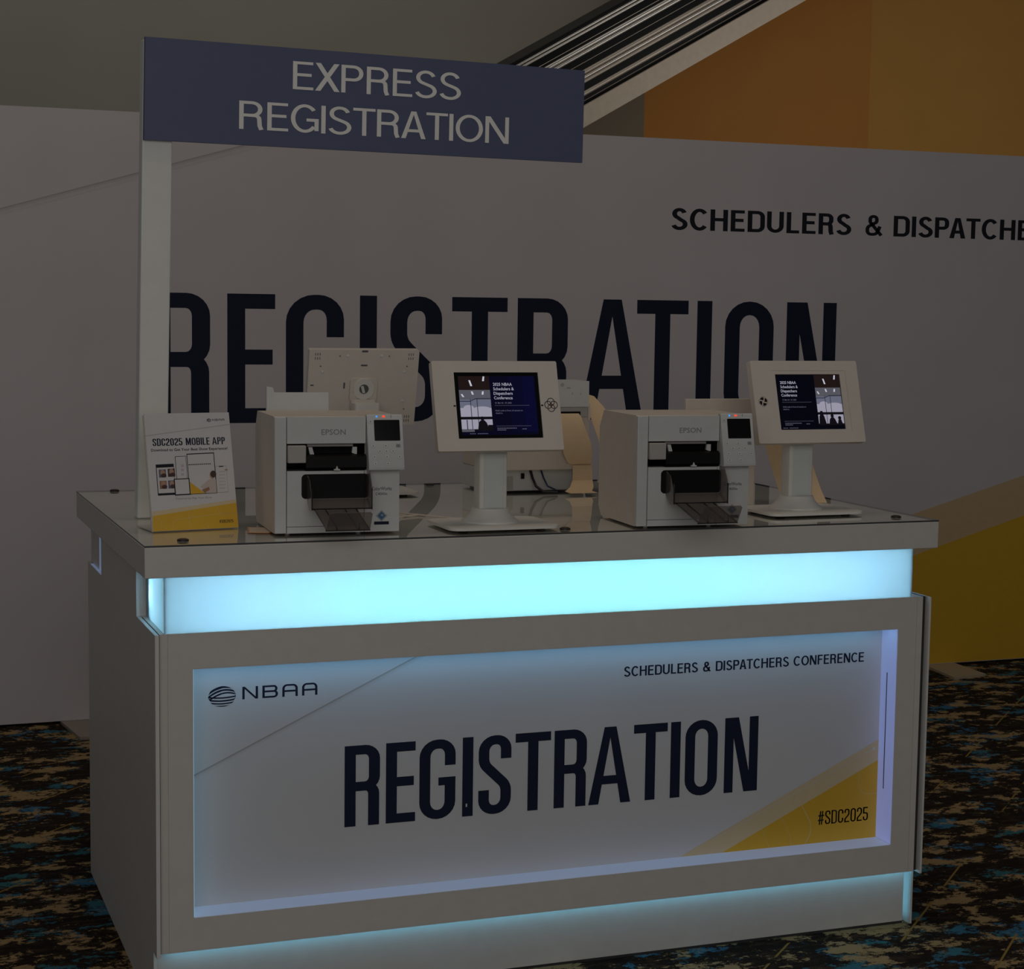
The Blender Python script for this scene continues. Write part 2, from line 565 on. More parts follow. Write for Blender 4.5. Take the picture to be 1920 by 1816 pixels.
def glyph(ch, s=SW, h=SH):
    """tall condensed capitals, height 1; returns (width, list of layers of polygons)"""
    a, b = s / 2, h / 2
    if ch == 'I':
        return s, [[rect(0, s, 0, 1)]]
    if ch == 'E':
        w = 0.376
        return w, [[rect(0, s, 0, 1)], [rect(s, w, 1 - h, 1), rect(s, w - 0.02, 0.454, 0.57), rect(s, w, 0, h)]]
    if ch == 'L':
        return 0.36, [[rect(0, s, 0, 1)], [rect(s, 0.36, 0, h)]]
    if ch == 'T':
        w = 0.476
        return w, [[rect(0, w, 1 - h, 1)], [rect(w / 2 - a, w / 2 + a, 0, 1 - h)]]
    if ch == 'N':
        w = 0.49
        q = s * 0.93
        return w, [[rect(0, q, 0, 1), rect(w - q, w, 0, 1)], [[(0.07, 1), (0.20, 1), (w - 0.07, 0), (w - 0.20, 0)]]]
    if ch == 'M':
        w = 0.62
        return w, [[rect(0, s, 0, 1), rect(w - s, w, 0, 1)],
                   [[(0.06, 1), (0.19, 1), (w / 2 + 0.07, 0.05), (w / 2 - 0.06, 0.05)]],
                   [[(w - 0.06, 1), (w - 0.19, 1), (w / 2 - 0.07, 0.05), (w / 2 + 0.06, 0.05)]]]
    if ch == 'A':
        w = 0.586
        c = w / 2
        return w, [[[(0, 0), (s, 0), (c, 0.86), (c, 1), (c - 0.082, 1)], [(w, 0), (w - s, 0), (c, 0.86), (c, 1), (c + 0.082, 1)]],
                   [[(0.07, 0.256), (w - 0.07, 0.256), (w - 0.095, 0.367), (0.095, 0.367)]]]
    if ch in 'RPB':
        w = 0.4445
        mz = 0.492
        lay = [[rect(0, s, 0, 1)],
               band(fillet([(s, 1 - b), (w - a, 1 - b), (w - a, mz), (s, mz)], 0.125), s, h)]
        if ch == 'R':
            lay.append(band(fillet([(s, mz), (w - a - 0.008, mz), (w - a - 0.008, 0)], 0.10), s, h))
        if ch == 'B':
            lay.append(band(fillet([(s, mz), (w - a, mz), (w - a, b), (s, b)], 0.125), s, h))
        return w, lay
    if ch == 'S':
        w = 0.433
        return w, [band(fillet([(w - a, 0.70), (w - a, 1 - b), (a, 1 - b), (a, 0.64), (w - a, 0.36), (w - a, b), (a, b), (a, 0.31)],
                               [0, .15, .15, .16, .16, .15, .15, 0]), s, h)]
    if ch == 'G':
        w = 0.467
        return w, [band(fillet([(w - a, 0.67), (w - a, 1 - b), (a, 1 - b), (a, b), (w - a, b), (w - a, 0.42)],
                               [0, .16, .16, .16, .16, 0]), s, h), [rect(0.245, w, 0.42, 0.522)]]
    if ch == 'C':
        w = 0.44
        return w, [band(fillet([(w - a, 0.66), (w - a, 1 - b), (a, 1 - b), (a, b), (w - a, b), (w - a, 0.36)],
                               [0, .16, .16, .16, .16, 0]), s, h)]
    if ch in 'O0':
        w = 0.467 if ch == 'O' else 0.44
        return w, [band(fillet([(a, b), (w - a, b), (w - a, 1 - b), (a, 1 - b)], 0.16, True), s, h, True)]
    if ch == 'D':
        w = 0.45
        return w, [[rect(0, s, 0, 1)], band(fillet([(s, 1 - b), (w - a, 1 - b), (w - a, b), (s, b)], 0.15), s, h)]
    if ch == '2':
        w = 0.42
        return w, [band(fillet([(a, 0.70), (a, 1 - b), (w - a, 1 - b), (w - a, 0.58), (a, 0.24), (a, b), (w, b)],
                               [0, .15, .15, .16, .12, 0, 0]), s, h)]
    if ch == '5':
        w = 0.42
        return w, [band(fillet([(w - 0.03, 1 - b), (a, 1 - b), (a, 0.56), (w - a, 0.56), (w - a, b), (a, b), (a, 0.30)],
                               [0, 0, 0, .14, .15, .15, 0]), s, h)]
    if ch == '#':
        w = 0.50
        return w, [[[(0.08, 0), (0.18, 0), (0.26, 1), (0.16, 1)], [(0.25, 0), (0.35, 0), (0.43, 1), (0.33, 1)]],
                   [rect(0.03, w, 0.62, 0.72), rect(0, w - 0.03, 0.28, 0.38)]]
    return 0.2, []


def condensed(mb, txt, fr, k, x0, z0, x1, h, xs=None, s=SW, hh=SH, gap=0.085, d=0.0004):
    """draw condensed capitals filling x0..x1 (or at given left edges xs)"""
    gl = [glyph(c_, s, hh) for c_ in txt]
    if xs is None:
        tot = sum(w for w, _ in gl) + gap * (len(gl) - 1)
        kx = (x1 - x0) / tot
        xs = []
        x = x0
        for w, _ in gl:
            xs.append(x)
            x += (w + gap) * kx
    else:
        kx = h
    for (w, lay), x in zip(gl, xs):
        for i, polys in enumerate(lay):
            mb.draw(xf(polys, kx, h, x, z0), fr, k, d + 0.00006 * i)


def sans(ch, s, h):
    """plain grotesque capitals, height 1, stroke s"""
    a, b = s / 2, h / 2
    q = h * 0.95
    if ch == 'I':
        return s, [[rect(0, s, 0, 1)]]
    if ch in 'EFL':
        w = {'E': 0.56, 'F': 0.53, 'L': 0.52}[ch]
        bars = {'E': [rect(s, w - .01, 1 - q, 1), rect(s, w - .05, .53 - b, .53 + b), rect(s, w, 0, q)],
                'F': [rect(s, w, 1 - q, 1), rect(s, w - .05, .53 - b, .53 + b)], 'L': [rect(s, w, 0, q)]}[ch]
        return w, [[rect(0, s, 0, 1)], bars]
    if ch == 'T':
        return 0.62, [[rect(0, 0.62, 1 - q, 1)], [rect(0.31 - a, 0.31 + a, 0, 1 - q)]]
    if ch == 'H':
        return 0.69, [[rect(0, s, 0, 1), rect(0.69 - s, 0.69, 0, 1)], [rect(s, 0.69 - s, .53 - b, .53 + b)]]
    if ch == 'N':
        w = 0.70
        return w, [[rect(0, s * .95, 0, 1), rect(w - s * .95, w, 0, 1)], [[(0, 1), (s * 1.25, 1), (w, 0), (w - s * 1.25, 0)]]]
    if ch == 'X':
        w = 0.68
        k = s * 1.25
        return w, [[[(0, 0), (k, 0), (w - .01, 1), (w - k - .01, 1)]], [[(0.01, 1), (k + .01, 1), (w, 0), (w - k, 0)]]]
    if ch == 'A':
        w = 0.70
        c = w / 2
        k = s * 1.1
        return w, [[[(0, 0), (k, 0), (c, 1 - s * 1.0), (c, 1), (c - k * .56, 1)], [(w, 0), (w - k, 0), (c, 1 - s * 1.0), (c, 1), (c + k * .56, 1)]],
                   [[(.10, .235), (w - .10, .235), (w - .135, .235 + h), (.135, .235 + h)]]]
    if ch in 'PR':
        w = 0.61
        mz = 0.475 if ch == 'P' else 0.50
        lay = [[rect(0, s, 0, 1)], band(fillet([(s, 1 - b), (w - a, 1 - b), (w - a, mz), (s, mz)], 0.215, n=8), s, h)]
        if ch == 'R':
            lay.append(band(fillet([(s + .1, mz), (w - a - .03, mz - .01), (w - a - .01, .14), (w - a + .035, 0)], [0, .12, .1, 0]), s, h))
        return w + (.03 if ch == 'R' else 0), lay
    if ch == 'D':
        w = 0.69
        return w, [[rect(0, s, 0, 1)], band(fillet([(s, 1 - b), (w - a, 1 - b), (w - a, b), (s, b)], 0.33, n=9), s, h)]
    if ch == 'U':
        w = 0.68
        return w, [band(fillet([(a, 1), (a, b), (w - a, b), (w - a, 1)], 0.25, n=9), s, h)]
    def arc(cx, cy, rx, ry, a0, a1, n=18):
        return [(cx + rx * cos(radians(a0 + (a1 - a0) * i / n)), cy + ry * sin(radians(a0 + (a1 - a0) * i / n))) for i in range(n + 1)]
    if ch == 'O':
        w = 0.80
        return w, [band(disc(w / 2, .5, w / 2 - a, .51 - b, 32), s, h, True)]
    if ch == 'C':
        w = 0.72
        return w, [band(arc(w / 2 + .02, .5, w / 2 + .02 - a, .51 - b, 42, 318, 28), s, h)]
    if ch == 'G':
        w = 0.75
        return w, [band(arc(w / 2, .5, w / 2 - a, .51 - b, 40, 322, 28), s, h), [rect(.42, w, .40, .40 + h), rect(w - s * .95, w, .07, .40)]]
    if ch == 'S':
        w = 0.64
        P = arc(w / 2, .745, w / 2 - a - .035, .265 - b, 15, 248, 16) + arc(w / 2, .262, w / 2 - a, .272 - b, 68, -165, 16)
        return w, [band(P, s, h)]
    if ch == '&':
        w = 0.74
        return w, [band(fillet([(w - .02, .02), (.20, .66), (.20, 1 - b), (.50, 1 - b), (.50, .66), (a, .42), (a, b), (.50, b), (w - .09, .46)],
                               [0, .14, .14, .14, .12, .18, .17, .22, 0], n=7), s, h)]
    return 0.30, []


def grotesque(mb, txt, fr, k, x0, z0, x1, h, s=0.12, hh=0.105, gap=0.115, d=0.0004):
    gl = [sans(c_, s, hh) for c_ in txt]
    gp = []
    for p_, q_ in zip(txt, txt[1:] + 'I'):
        g_ = gap
        if p_ in 'ATLXFP' and q_ in 'ATXC':
            g_ -= 0.09 if 'A' in (p_, q_) else 0.05
        elif p_ in 'ATX' or q_ in 'ATX':
            g_ -= 0.055
        elif p_ in 'OCGDS' or q_ in 'OCGS':
            g_ -= 0.03
        gp.append(g_)
    kx = (x1 - x0) / (sum(w for w, _ in gl) + sum(gp[:-1]))
    x = x0
    for (w, lay), g_ in zip(gl, gp):
        for i, polys in enumerate(lay):
            mb.draw(xf(polys, kx, h, x, z0), fr, k, d + 0.00006 * i)
        x += (w + g_) * kx


_cache = {}


def text_polys(txt, bold=0.0):
    key = (txt, bold)
    if key in _cache:
        return _cache[key]
    cu = bpy.data.curves.new('t', 'FONT')
    cu.body = txt
    cu.offset = bold
    cu.resolution_u = 2
    o = bpy.data.objects.new('t', cu)
    COL.objects.link(o)
    dg = bpy.context.evaluated_depsgraph_get()
    me = o.evaluated_get(dg).to_mesh()
    polys = [[(me.vertices[i].co.x, me.vertices[i].co.y) for i in p.vertices] for p in me.polygons]
    o.evaluated_get(dg).to_mesh_clear()
    bpy.data.objects.remove(o)
    bpy.data.curves.remove(cu)
    _cache[key] = polys
    return polys


_cap = None


def text(mb, txt, fr, k, x0, z0, x1, h, bold=0.0, d=0.0004):
    """proportional lettering, cap height h, squeezed to run from x0 to x1"""
    global _cap
    if _cap is None:
        _cap = max(p[1] for q in text_polys('H') for p in q)
    P = text_polys(txt, bold)
    xa = min(p[0] for q in P for p in q)
    xb = max(p[0] for q in P for p in q)
    sx = (x1 - x0) / (xb - xa)
    sy = h / _cap
    mb.draw(xf(P, sx, sy, x0 - xa * sx, z0), fr, k, d)


def nbaa_logo(mb, fr, x, z, h, k='navy', w=None):
    """striped globe and wide rounded letters; h = letter height, x,z = left bottom of letters"""
    s, hh = 0.185, 0.145
    lw, gp = 1.22, 0.34
    a, b = s / 2, hh / 2
    N_ = [[rect(0, s, 0, 1), rect(lw - s, lw, 0, 1)], [[(0.0, 1), (0.2, 1), (lw, 0), (lw - 0.2, 0)]]]
    B_ = [[rect(0, s, 0, 1)], band(fillet([(s, 1 - b), (lw - a - .04, 1 - b), (lw - a - .04, .52), (s, .52)], .2), s, hh),
          band(fillet([(s, .52), (lw - a, .52), (lw - a, b), (s, b)], .22), s, hh)]
    A_ = [band(fillet([(a, 0), (a, 1 - b), (lw - a, 1 - b), (lw - a, 0)], [0, .28, .28, 0]), s, hh), [rect(s, lw - s, .38, .38 + hh)]]
    sc = h if w is None else w / (4 * lw + 3 * gp)
    for i, g in enumerate((N_, B_, A_, A_)):
        for j, polys in enumerate(g):
            mb.draw(xf(polys, sc, h, x + i * (lw + gp) * sc, z), fr, k, 0.0004 + 0.00005 * j)
    # globe
    rx, ry = 1.10 * h, 0.82 * h
    cx, cz = x - 1.60 * h, z + 0.34 * h
    for y0, y1, bow, pk in ((0.80, 1.02, -.42, .20), (0.53, 0.70, -.42, .25), (0.26, 0.40, -.40, .35), (-0.22, -0.08, .12, 0), (-0.52, -0.37, .14, 0),
                            (-0.78, -0.65, .16, 0), (-1.02, -0.90, .18, 0)):
        top, bot = [], []
        for i in range(15):
            t = -0.99 + 1.98 * i / 14
            lim = sqrt(1 - t * t)
            bend = bow * (t - pk) ** 2
            tt, bb = y1 + bend, y0 + bend - (0.03 if bow < 0 and t < 0 else 0)
            tt, bb = max(-lim, min(lim, tt)), max(-lim, min(lim, bb))
            top.append((cx + t * rx, cz + tt * ry))
            bot.append((cx + t * rx, cz + bb * ry))
        mb.draw([[bot[i], bot[i + 1], top[i + 1], top[i]] for i in range(14)
                 if top[i][1] - bot[i][1] > 1e-6 or top[i + 1][1] - bot[i + 1][1] > 1e-6], fr, k, 0.0004)


# ------------------------------------------------------------------ the room
b = MB()
b.box(-4.5, 12.0, -9.0, 10.5, -0.05, 0.0, 'carpet')
struct(b.build('floor'))

b = MB()
b.box(-4.5, 12.0, 9.5, 9.7, 0.0, 6.5, 'hall_wall')
struct(b.build('wall_back'))
b = MB()
b.prism([(4.81, 7.97), (6.668, 7.97), (11.0, 7.60), (11.0, 8.3), (4.81, 8.3)], 'z', 0.0, 6.5, 'orange_wall')
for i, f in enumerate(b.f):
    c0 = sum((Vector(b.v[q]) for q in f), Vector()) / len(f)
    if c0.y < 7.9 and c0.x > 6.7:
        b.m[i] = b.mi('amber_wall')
struct(b.build('wall_right'))
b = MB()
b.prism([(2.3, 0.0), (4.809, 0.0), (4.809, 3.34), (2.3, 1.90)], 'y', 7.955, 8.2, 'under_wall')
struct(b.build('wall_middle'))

# ------------------------------------------------------------------ escalator behind the backdrop
esc = thing('escalator', 'steel escalator side with black and chrome bands rising behind the printed backdrop', 'escalator', (0, 6.5, 0))
T30 = 0.5745
XA, XB = -0.6, 8.6


def incl(prof, mb, k, x0=XA, x1=XB):
    """prof: outline (y, w); w is the height above the 30 degree slope line"""
    n = len(prof)
    vs = [(x0, p[0], T30 * x0 + p[1]) for p in prof] + [(x1, p[0], T30 * x1 + p[1]) for p in prof]
    fs = [(i, (i + 1) % n, n + (i + 1) % n, n + i) for i in range(n)]
    fs += [tuple(range(n - 1, -1, -1)), tuple(range(n, 2 * n))]
    mb.mesh(vs, fs, k)


def slab(w0, w1, y0, y1):
    return [(y0, w0), (y1, w0), (y1, w1), (y0, w1)]


def roundbar(w0, w1, y, n=8):
    r = (w1 - w0) / 2
    pts = [(y - r * 0.8 * sin(pi * i / n), (w0 + w1) / 2 - r * cos(pi * i / n)) for i in range(n + 1)]
    return pts[::-1]


b = MB()
incl(slab(0.615, 0.749, 0.0, 1.3), b, 'soffit')
b.build('soffit_panel', esc)
b = MB()
incl(slab(0.749, 1.225, 0.05, 1.25), b, 'rubber')
b.build('side_skirt', esc)
for w0, w1, kk in ((0.772, 0.776, 'steel'), (0.802, 0.835, 'steel'), (0.881, 0.905, 'steel'), (0.906, 0.932, 'steel_bright'),
                   (0.934, 0.969, 'steel'), (1.010, 1.014, 'steel'), (1.058, 1.084, 'steel_bright'), (1.086, 1.120, 'steel_bright'),
                   (1.136, 1.141, 'steel'), (1.187, 1.206, 'steel_bright'), (1.210, 1.232, 'steel_bright')):
    b = MB()
    incl(roundbar(w0, w1, 0.05), b, kk)
    b.build('chrome_trim', esc)
b = MB()
incl(roundbar(1.228, 1.256, 0.05) + [(0.12, 1.23), (0.12, 1.254)][::1], b, 'rubber')
b.build('handrail', esc)

# ------------------------------------------------------------------ printed backdrop
YW = 3.0725
HW = 2.3688
bd = thing('backdrop_wall', 'wide white printed registration backdrop standing behind the counter', 'backdrop', (0, YW, 0))
b = MB()
BX0, BX1 = -1.3, 5.9
b.box(BX0, BX1, 0.0, 0.05, 0.012, HW, 'print_white')
fr = frame((0, 0, 0))
# folded-paper line upper left
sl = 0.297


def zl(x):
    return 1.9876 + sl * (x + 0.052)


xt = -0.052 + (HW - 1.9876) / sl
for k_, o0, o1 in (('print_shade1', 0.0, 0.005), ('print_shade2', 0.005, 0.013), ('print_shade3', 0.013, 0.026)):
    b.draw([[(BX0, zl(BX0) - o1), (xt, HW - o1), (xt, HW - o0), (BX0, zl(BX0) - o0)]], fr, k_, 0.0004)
# yellow corner lower right
zb = lambda x: 0.8903 + 0.277 * (x - 4.5913)
zy = lambda x: 0.7003 + 0.282 * (x - 4.6006)
xb0 = 4.5913 - (0.8903 - 0.02) / 0.277
xy0 = 4.6006 - (0.7003 - 0.02) / 0.282
b.draw([[(xb0, 0.014), (xy0, 0.014), (BX1, zy(BX1)), (BX1, zb(BX1))]], fr, 'band_w', 0.0004)
b.draw([[(xy0, 0.014), (BX1, 0.014), (BX1, zy(BX1))]], fr, 'yellow', 0.0004)
condensed(b, 'REGISTRATION', fr, 'navy', 0, 1.1702, 0, 0.5118,
          [0.5125, 0.8081, 1.0441, 1.3495, 1.4784, 1.7429, 2.0317, 2.3135, 2.5782, 2.8645, 3.0009, 3.304])
grotesque(b, 'SCHEDULERS', fr, 'black_ink', 2.7295, 1.9845, 3.617, 0.092, 0.185, 0.15)
grotesque(b, '&', fr, 'black_ink', 3.690, 1.9845, 3.774, 0.092, 0.165, 0.14)
grotesque(b, 'DISPATCHERS CONFERENCE', fr, 'black_ink', 3.8350, 1.9845, 5.72, 0.092, 0.185, 0.15)
b.build('printed_panel', bd)
b = MB()
b.prism([(0.150, 0.0), (0.1886, -0.286), (0.345, -0.286), (0.305, 0.0), (0.305, 0.05), (0.15, 0.05)], 'z', 0.0, 0.011, 'foot_w')
b.build('foot_plate', bd)
b = MB()
b.prism([(4.085, 0.0), (4.0488, -0.288), (4.2375, -0.258), (4.247, 0.0), (4.247, 0.05), (4.085, 0.05)], 'z', 0.0, 0.011, 'foot')
b.build('foot_plate', bd)

# ------------------------------------------------------------------ counter
CW, CD, CH, CT = 2.07, 1.2375, 1.1005, 0.0739
TOP = CH + 0.0005       # resting height of the things on the acrylic sheet
ct = thing('registration_counter', 'white registration counter with glowing cyan light band and printed front panel', 'counter')
GT = 0.0045
b = MB()
b.box(0, CW, 0, CD, CH - CT, CH - GT, 'laminate')
b.build('countertop', ct, bevel=0.0015)
b = MB()
b.mesh([(x, y, z) for z in (CH - GT + 0.0003, CH) for y in (0.0, CD) for x in (0.0, CW)],
       [(4, 5, 7, 6)], 'glass_sheet')
b.mesh([(x, y, z) for z in (CH - GT + 0.0003, CH) for y in (0.0, CD) for x in (0.0, CW)],
       [(0, 1, 5, 4), (2, 6, 7, 3), (0, 4, 6, 2), (1, 3, 7, 5)], 'glass_edge')
b.build('acrylic_sheet', ct, smooth=False)
for px_, py_ in ((0.1033, 1.205), (0.0972, 0.0656), (1.0435, 1.175), (1.0307, 0.050), (1.9879, 0.077)):
    b = MB()
    b.lathe([(0.0135, 0), (0.0135, 0.0035), (0.012, 0.0045)], (px_, py_, CH), 'capside', 20)
    b.lathe([(0.0118, 0.0045), (0.009, 0.006), (0.002, 0.0065)], (px_, py_, CH), 'brass', 20)
    b.build('standoff_cap', ct)

ZL = 0.8972          # ledge under the light band
Z0 = 0.1549          # bottom of the front frame
ZT = CH - CT         # underside of the countertop


def side_outline(yfront, ybase, notch):
    o = [(ybase, 0.0), (ybase, Z0 - 0.004), (yfront, Z0 - 0.004), (yfront, ZL), (0.268, ZL), (0.268, ZT)]
    o += [(0.884, ZT), (0.884, 0.9066), (1.165, 0.9066), (1.165, 0.0)] if notch else [(1.165, ZT), (1.165, 0.0)]
    return o


def side_panel(x0, x1, yf, yb, notch):
    bb = MB()
    bb.prism(side_outline(yf, yb, notch), 'x', x0, x1, 'laminate_edge', 'laminate')
    return bb.build('side_panel', ct, bevel=0.0008)


side_panel(0.0215, 0.0305, -0.003, 0.043, True)
side_panel(2.0480, 2.0535, -0.003, 0.036, False)

# front frame: four flat boards round the niche
FX0, FX1, FY0, FY1 = 0.0336, 2.0364, 0.010, 0.0845
OX0, OX1, OZ0, OZ1 = 0.109, 1.9638, 0.2329, 0.8135
b = MB()
b.box(FX0, FX1, FY0, FY1, OZ1, ZL, 'laminate')
b.box(FX0, FX1, FY0, FY1, Z0, OZ0, 'laminate')
b.box(FX0, OX0, FY0, FY1, OZ0, OZ1, 'laminate')
b.box(OX1, FX1, FY0, FY1, OZ0, OZ1, 'laminate')
for xs_ in (0.0515, 2.0185):
    b.box(xs_, xs_ + 0.0009, FY0 - 0.0003, FY0 + 0.001, Z0, ZL, 'printer_grey')
b.build('front_frame', ct, smooth=False)
# dark strips standing for the shade in the side gaps
b = MB()
b.box(0.0308, 0.0333, 0.012, 0.26, Z0, ZL - 0.001, 'dark_gap')
b.build('gap_shade', ct)
b = MB()
b.box(2.0370, 2.0475, 0.016, 0.26, Z0, ZL - 0.001, 'dark_gap')
b.build('gap_shade', ct)
b = MB()
b.box(0.0310, 2.0440, 0.2550, 1.16, ZL - 0.012, ZL, 'laminate')
b.box(FX0, FX1, FY1, 0.2550, ZL - 0.012, ZL, 'laminate')
b.build('inner_shelf', ct)
b = MB()
b.box(0.0308, 2.0440, 0.268, 0.28, ZL, ZT, 'laminate')
b.build('inner_panel', ct)

# cable notch: filler boards added; slit and ledge glow stands for leaked light
b = MB()
b.box(0.0310, 0.0360, 0.995, 1.164, 0.880, ZT - 0.001, 'laminate')
b.build('notch_board', ct)
b = MB()
b.box(0.0800, 0.0850, 0.780, 1.150, 0.880, ZT - 0.001, 'laminate')
b.build('notch_board', ct)
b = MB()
b.box(0.0312, 0.0350, 0.955, 0.993, 0.907, ZT - 0.001, 'added_glow_pale')
b.box(0.0218, 0.0303, 0.886, 1.110, 0.9067, 0.9072, 'added_glow_pale')
b.build('added_glow_face', ct)

# printed niche panel
b = MB()
YI = 0.0845
b.box(OX0 - 0.02, OX1 + 0.02, YI, YI + 0.006, OZ0 - 0.02, OZ1 + 0.02, 'graphic')
fr = frame((0, YI, 0))
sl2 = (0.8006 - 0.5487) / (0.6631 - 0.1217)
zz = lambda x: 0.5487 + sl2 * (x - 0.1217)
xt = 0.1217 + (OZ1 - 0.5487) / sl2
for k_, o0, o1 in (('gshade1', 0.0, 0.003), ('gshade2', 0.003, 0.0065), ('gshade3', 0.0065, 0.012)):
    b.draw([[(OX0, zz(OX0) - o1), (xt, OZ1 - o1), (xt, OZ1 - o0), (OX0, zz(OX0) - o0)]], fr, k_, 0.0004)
sb = 0.4595
xbz = OX1 - (0.5027 - OZ0) / sb
xyz = OX1 - (0.4465 - OZ0) / sb
b.draw([[(xbz, OZ0), (xyz, OZ0), (OX1, 0.4465), (OX1, 0.5027)]], fr, 'band', 0.0004)
b.draw([[(xyz, OZ0), (OX1, OZ0), (OX1, 0.4465)]], fr, 'yellow', 0.0004)
# pale hair lines in the yellow
b.draw(band(fillet([(1.715, 0.373), (1.762, 0.290), (1.762, 0.262), (1.745, OZ0)], .03), 0.0018, 0.0018), fr, 'line_pale', 0.0007)
b.draw(band([(1.672, 0.318), (1.70, 0.262), (1.705, OZ0)], 0.0009, 0.0009), fr, 'line_pale', 0.0007)
b.draw(band([(1.615, 0.290), (1.640, OZ0 + .002)], 0.0009, 0.0009), fr, 'line_pale', 0.0007)
b.draw(band(fillet([(1.905, 0.418), (1.905, 0.355), (OX1, 0.355)], .05), 0.0009, 0.0009), fr, 'line_pale', 0.0007)
b.draw(band([(1.47, 0.27), (1.945, 0.477)], 0.0012, 0.0012), fr, 'graphic', 0.0007)
b.draw([disc(1.948, 0.478, 0.004)], fr, 'graphic', 0.0008)
condensed(b, 'REGISTRATION', fr, 'navy', 0, 0.3925, 0, 0.1981,
          [0.4850, 0.5882, 0.6730, 0.7835, 0.8253, 0.9219, 1.0257, 1.1198, 1.2428, 1.3466, 1.3881, 1.5011])
b.draw([rect(0.7925, 0.7965, 0.4165, 0.4245)], fr, 'graphic', 0.0009)
grotesque(b, 'SCHEDULERS & DISPATCHERS CONFERENCE', fr, 'navy', 1.2113, 0.7165, 1.9083, 0.0258, 0.172, 0.145)
condensed(b, '#SDC2025', fr, 'black_ink', 1.7835, 0.2828, 1.9368, 0.0368, s=0.115, hh=0.09)
nbaa_logo(b, fr, 0.2376, 0.7206, 0.0298, w=0.180)
b.build('graphic_panel', ct, smooth=False)

# light band: frosted acrylic box on the ledge with an LED strip inside
BXL, BXR, BY = 0.0445, 2.0021, 0.012
b = MB()
z1, z2 = ZL + 0.0005, ZT - 0.0005
b.box(BXL, BXR, BY, BY + 0.004, z1, z2, 'frosted')
b.box(BXL, BXL + 0.004, BY + 0.004, 0.2675, z1, z2, 'frosted')
b.box(BXR - 0.004, BXR, BY + 0.004, 0.2675, z1, z2, 'frosted')
b.build('light_band', ct, smooth=False)
b = MB()
b.box(0.45, 1.50, 0.215, 0.221, 0.940, 0.980, 'led_band')
b.box(0.06, 0.449, 0.215, 0.221, 0.940, 0.980, 'led_end')
b.box(1.501, 1.985, 0.215, 0.221, 0.940, 0.980, 'led_end')
b.build('led_strip', ct)
b = MB()
b.box(0.050, 1.996, 0.226, 0.232, 0.900, 1.020, 'laminate')
b.build('led_backing', ct)
# niche LED strip, inside the top return
b = MB()
b.box(OX0 + 0.02, OX1 - 0.02, 0.030, 0.040, OZ1 - 0.004, OZ1 - 0.0005, 'led_niche')
b.build('led_strip', ct)
for x0_, x1_, k_ in ((OX0 + 0.0003, OX0 + 0.0015, 'added_glow_left'), (OX1 - 0.0015, OX1 - 0.0003, 'added_glow_right')):
    b = MB()                                     # left and right returns made to glow as if LED-lit
    b.box(x0_, x1_, FY0 + 0.002, FY1 - 0.0002, OZ0 + 0.002, OZ1 - 0.001, k_)
    if k_ == 'added_glow_right':
        b.box(x0_ - 0.0004, x1_ - 0.0004, 0.052, 0.0555, 0.375, 0.69, 'dark_gap')
    b.build('added_glow_face', ct)
b = MB()
b.box(OX0 + 0.002, OX1 - 0.0017, FY0 + 0.002, FY1 - 0.0002, OZ0 + 0.0002, OZ0 + 0.0012, 'added_glow_pale')  # ledge glow added in place of light falling on it
b.build('added_glow_face', ct)
# base panel with its LED under the frame
b = MB()
b.box(0.0315, 2.032, 0.048, 0.058, 0.007, 0.20, 'laminate')
b.box(0.0315, 2.032, 0.0485, 0.0575, 0.0, 0.007, 'dark_gap')  # coloured dark where only shade lies under the panel
b.build('base_panel', ct)
b = MB()
b.box(0.05, 2.0435, 0.026, 0.032, Z0 - 0.004, Z0 - 0.0005, 'led_base')
b.build('led_strip', ct)

b = MB()
b.box(2.0245, 2.0300, 0.0600, 0.0640, 0.015, Z0 - 0.006, 'led_base')  # unseen strip added to brighten the side panel's inner face
b.build('led_strip', ct)

# ------------------------------------------------------------------ post sign standing on the counter
sg = thing('express_sign', 'tall white post carrying a dark blue EXPRESS REGISTRATION sign board', 'sign', (0.08, 0.512, TOP), 0.0885)
LEAN = 0.020


def lx(z):                                     # the post leans a touch: x shift at height z above the counter
    return LEAN * (z - 0.94)


b = MB()
ZP = 1.187
vs = []
for z in (0.0, ZP - 0.004):
    for x, y in ((0.0045, 0.0135), (0.0795, 0.0135), (0.0795, 0.050), (0.0045, 0.050)):
        vs.append((x + lx(z), y, z))
b.mesh(vs, [(3, 2, 1, 0), (4, 5, 6, 7), (0, 1, 5, 4), (1, 2, 6, 5), (2, 3, 7, 6), (3, 0, 4, 7)], 'post')
b.build('post', sg, bevel=0.003)
b = MB()
vs = []
for z in (0.938, ZP):
    for x, y in ((0.005, 0.0), (1.221, 0.0), (1.221, 0.012), (0.005, 0.012)):
        vs.append((x + (lx(z) if x < 1 else lx(z) * 0.6), y, z))
b.mesh(vs, [(3, 2, 1, 0), (4, 5, 6, 7), (0, 1, 5, 4), (1, 2, 6, 5), (2, 3, 7, 6), (3, 0, 4, 7)], 'sign_blue')
fr = frame((0, 0, 0), (1, 0, 0), (0.012, 0, 1))
grotesque(b, 'EXPRESS', fr, 'sign_white', 0.3745, 1.0845, 0.8410, 0.0700, 0.118, 0.105, 0.10, 0.0005)
grotesque(b, 'REGISTRATION', fr, 'sign_white', 0.2345, 0.9775, 0.9840, 0.0700, 0.118, 0.105, 0.10, 0.0005)
b.build('sign_board', sg, smooth=False)

# ------------------------------------------------------------------ tablet kiosks


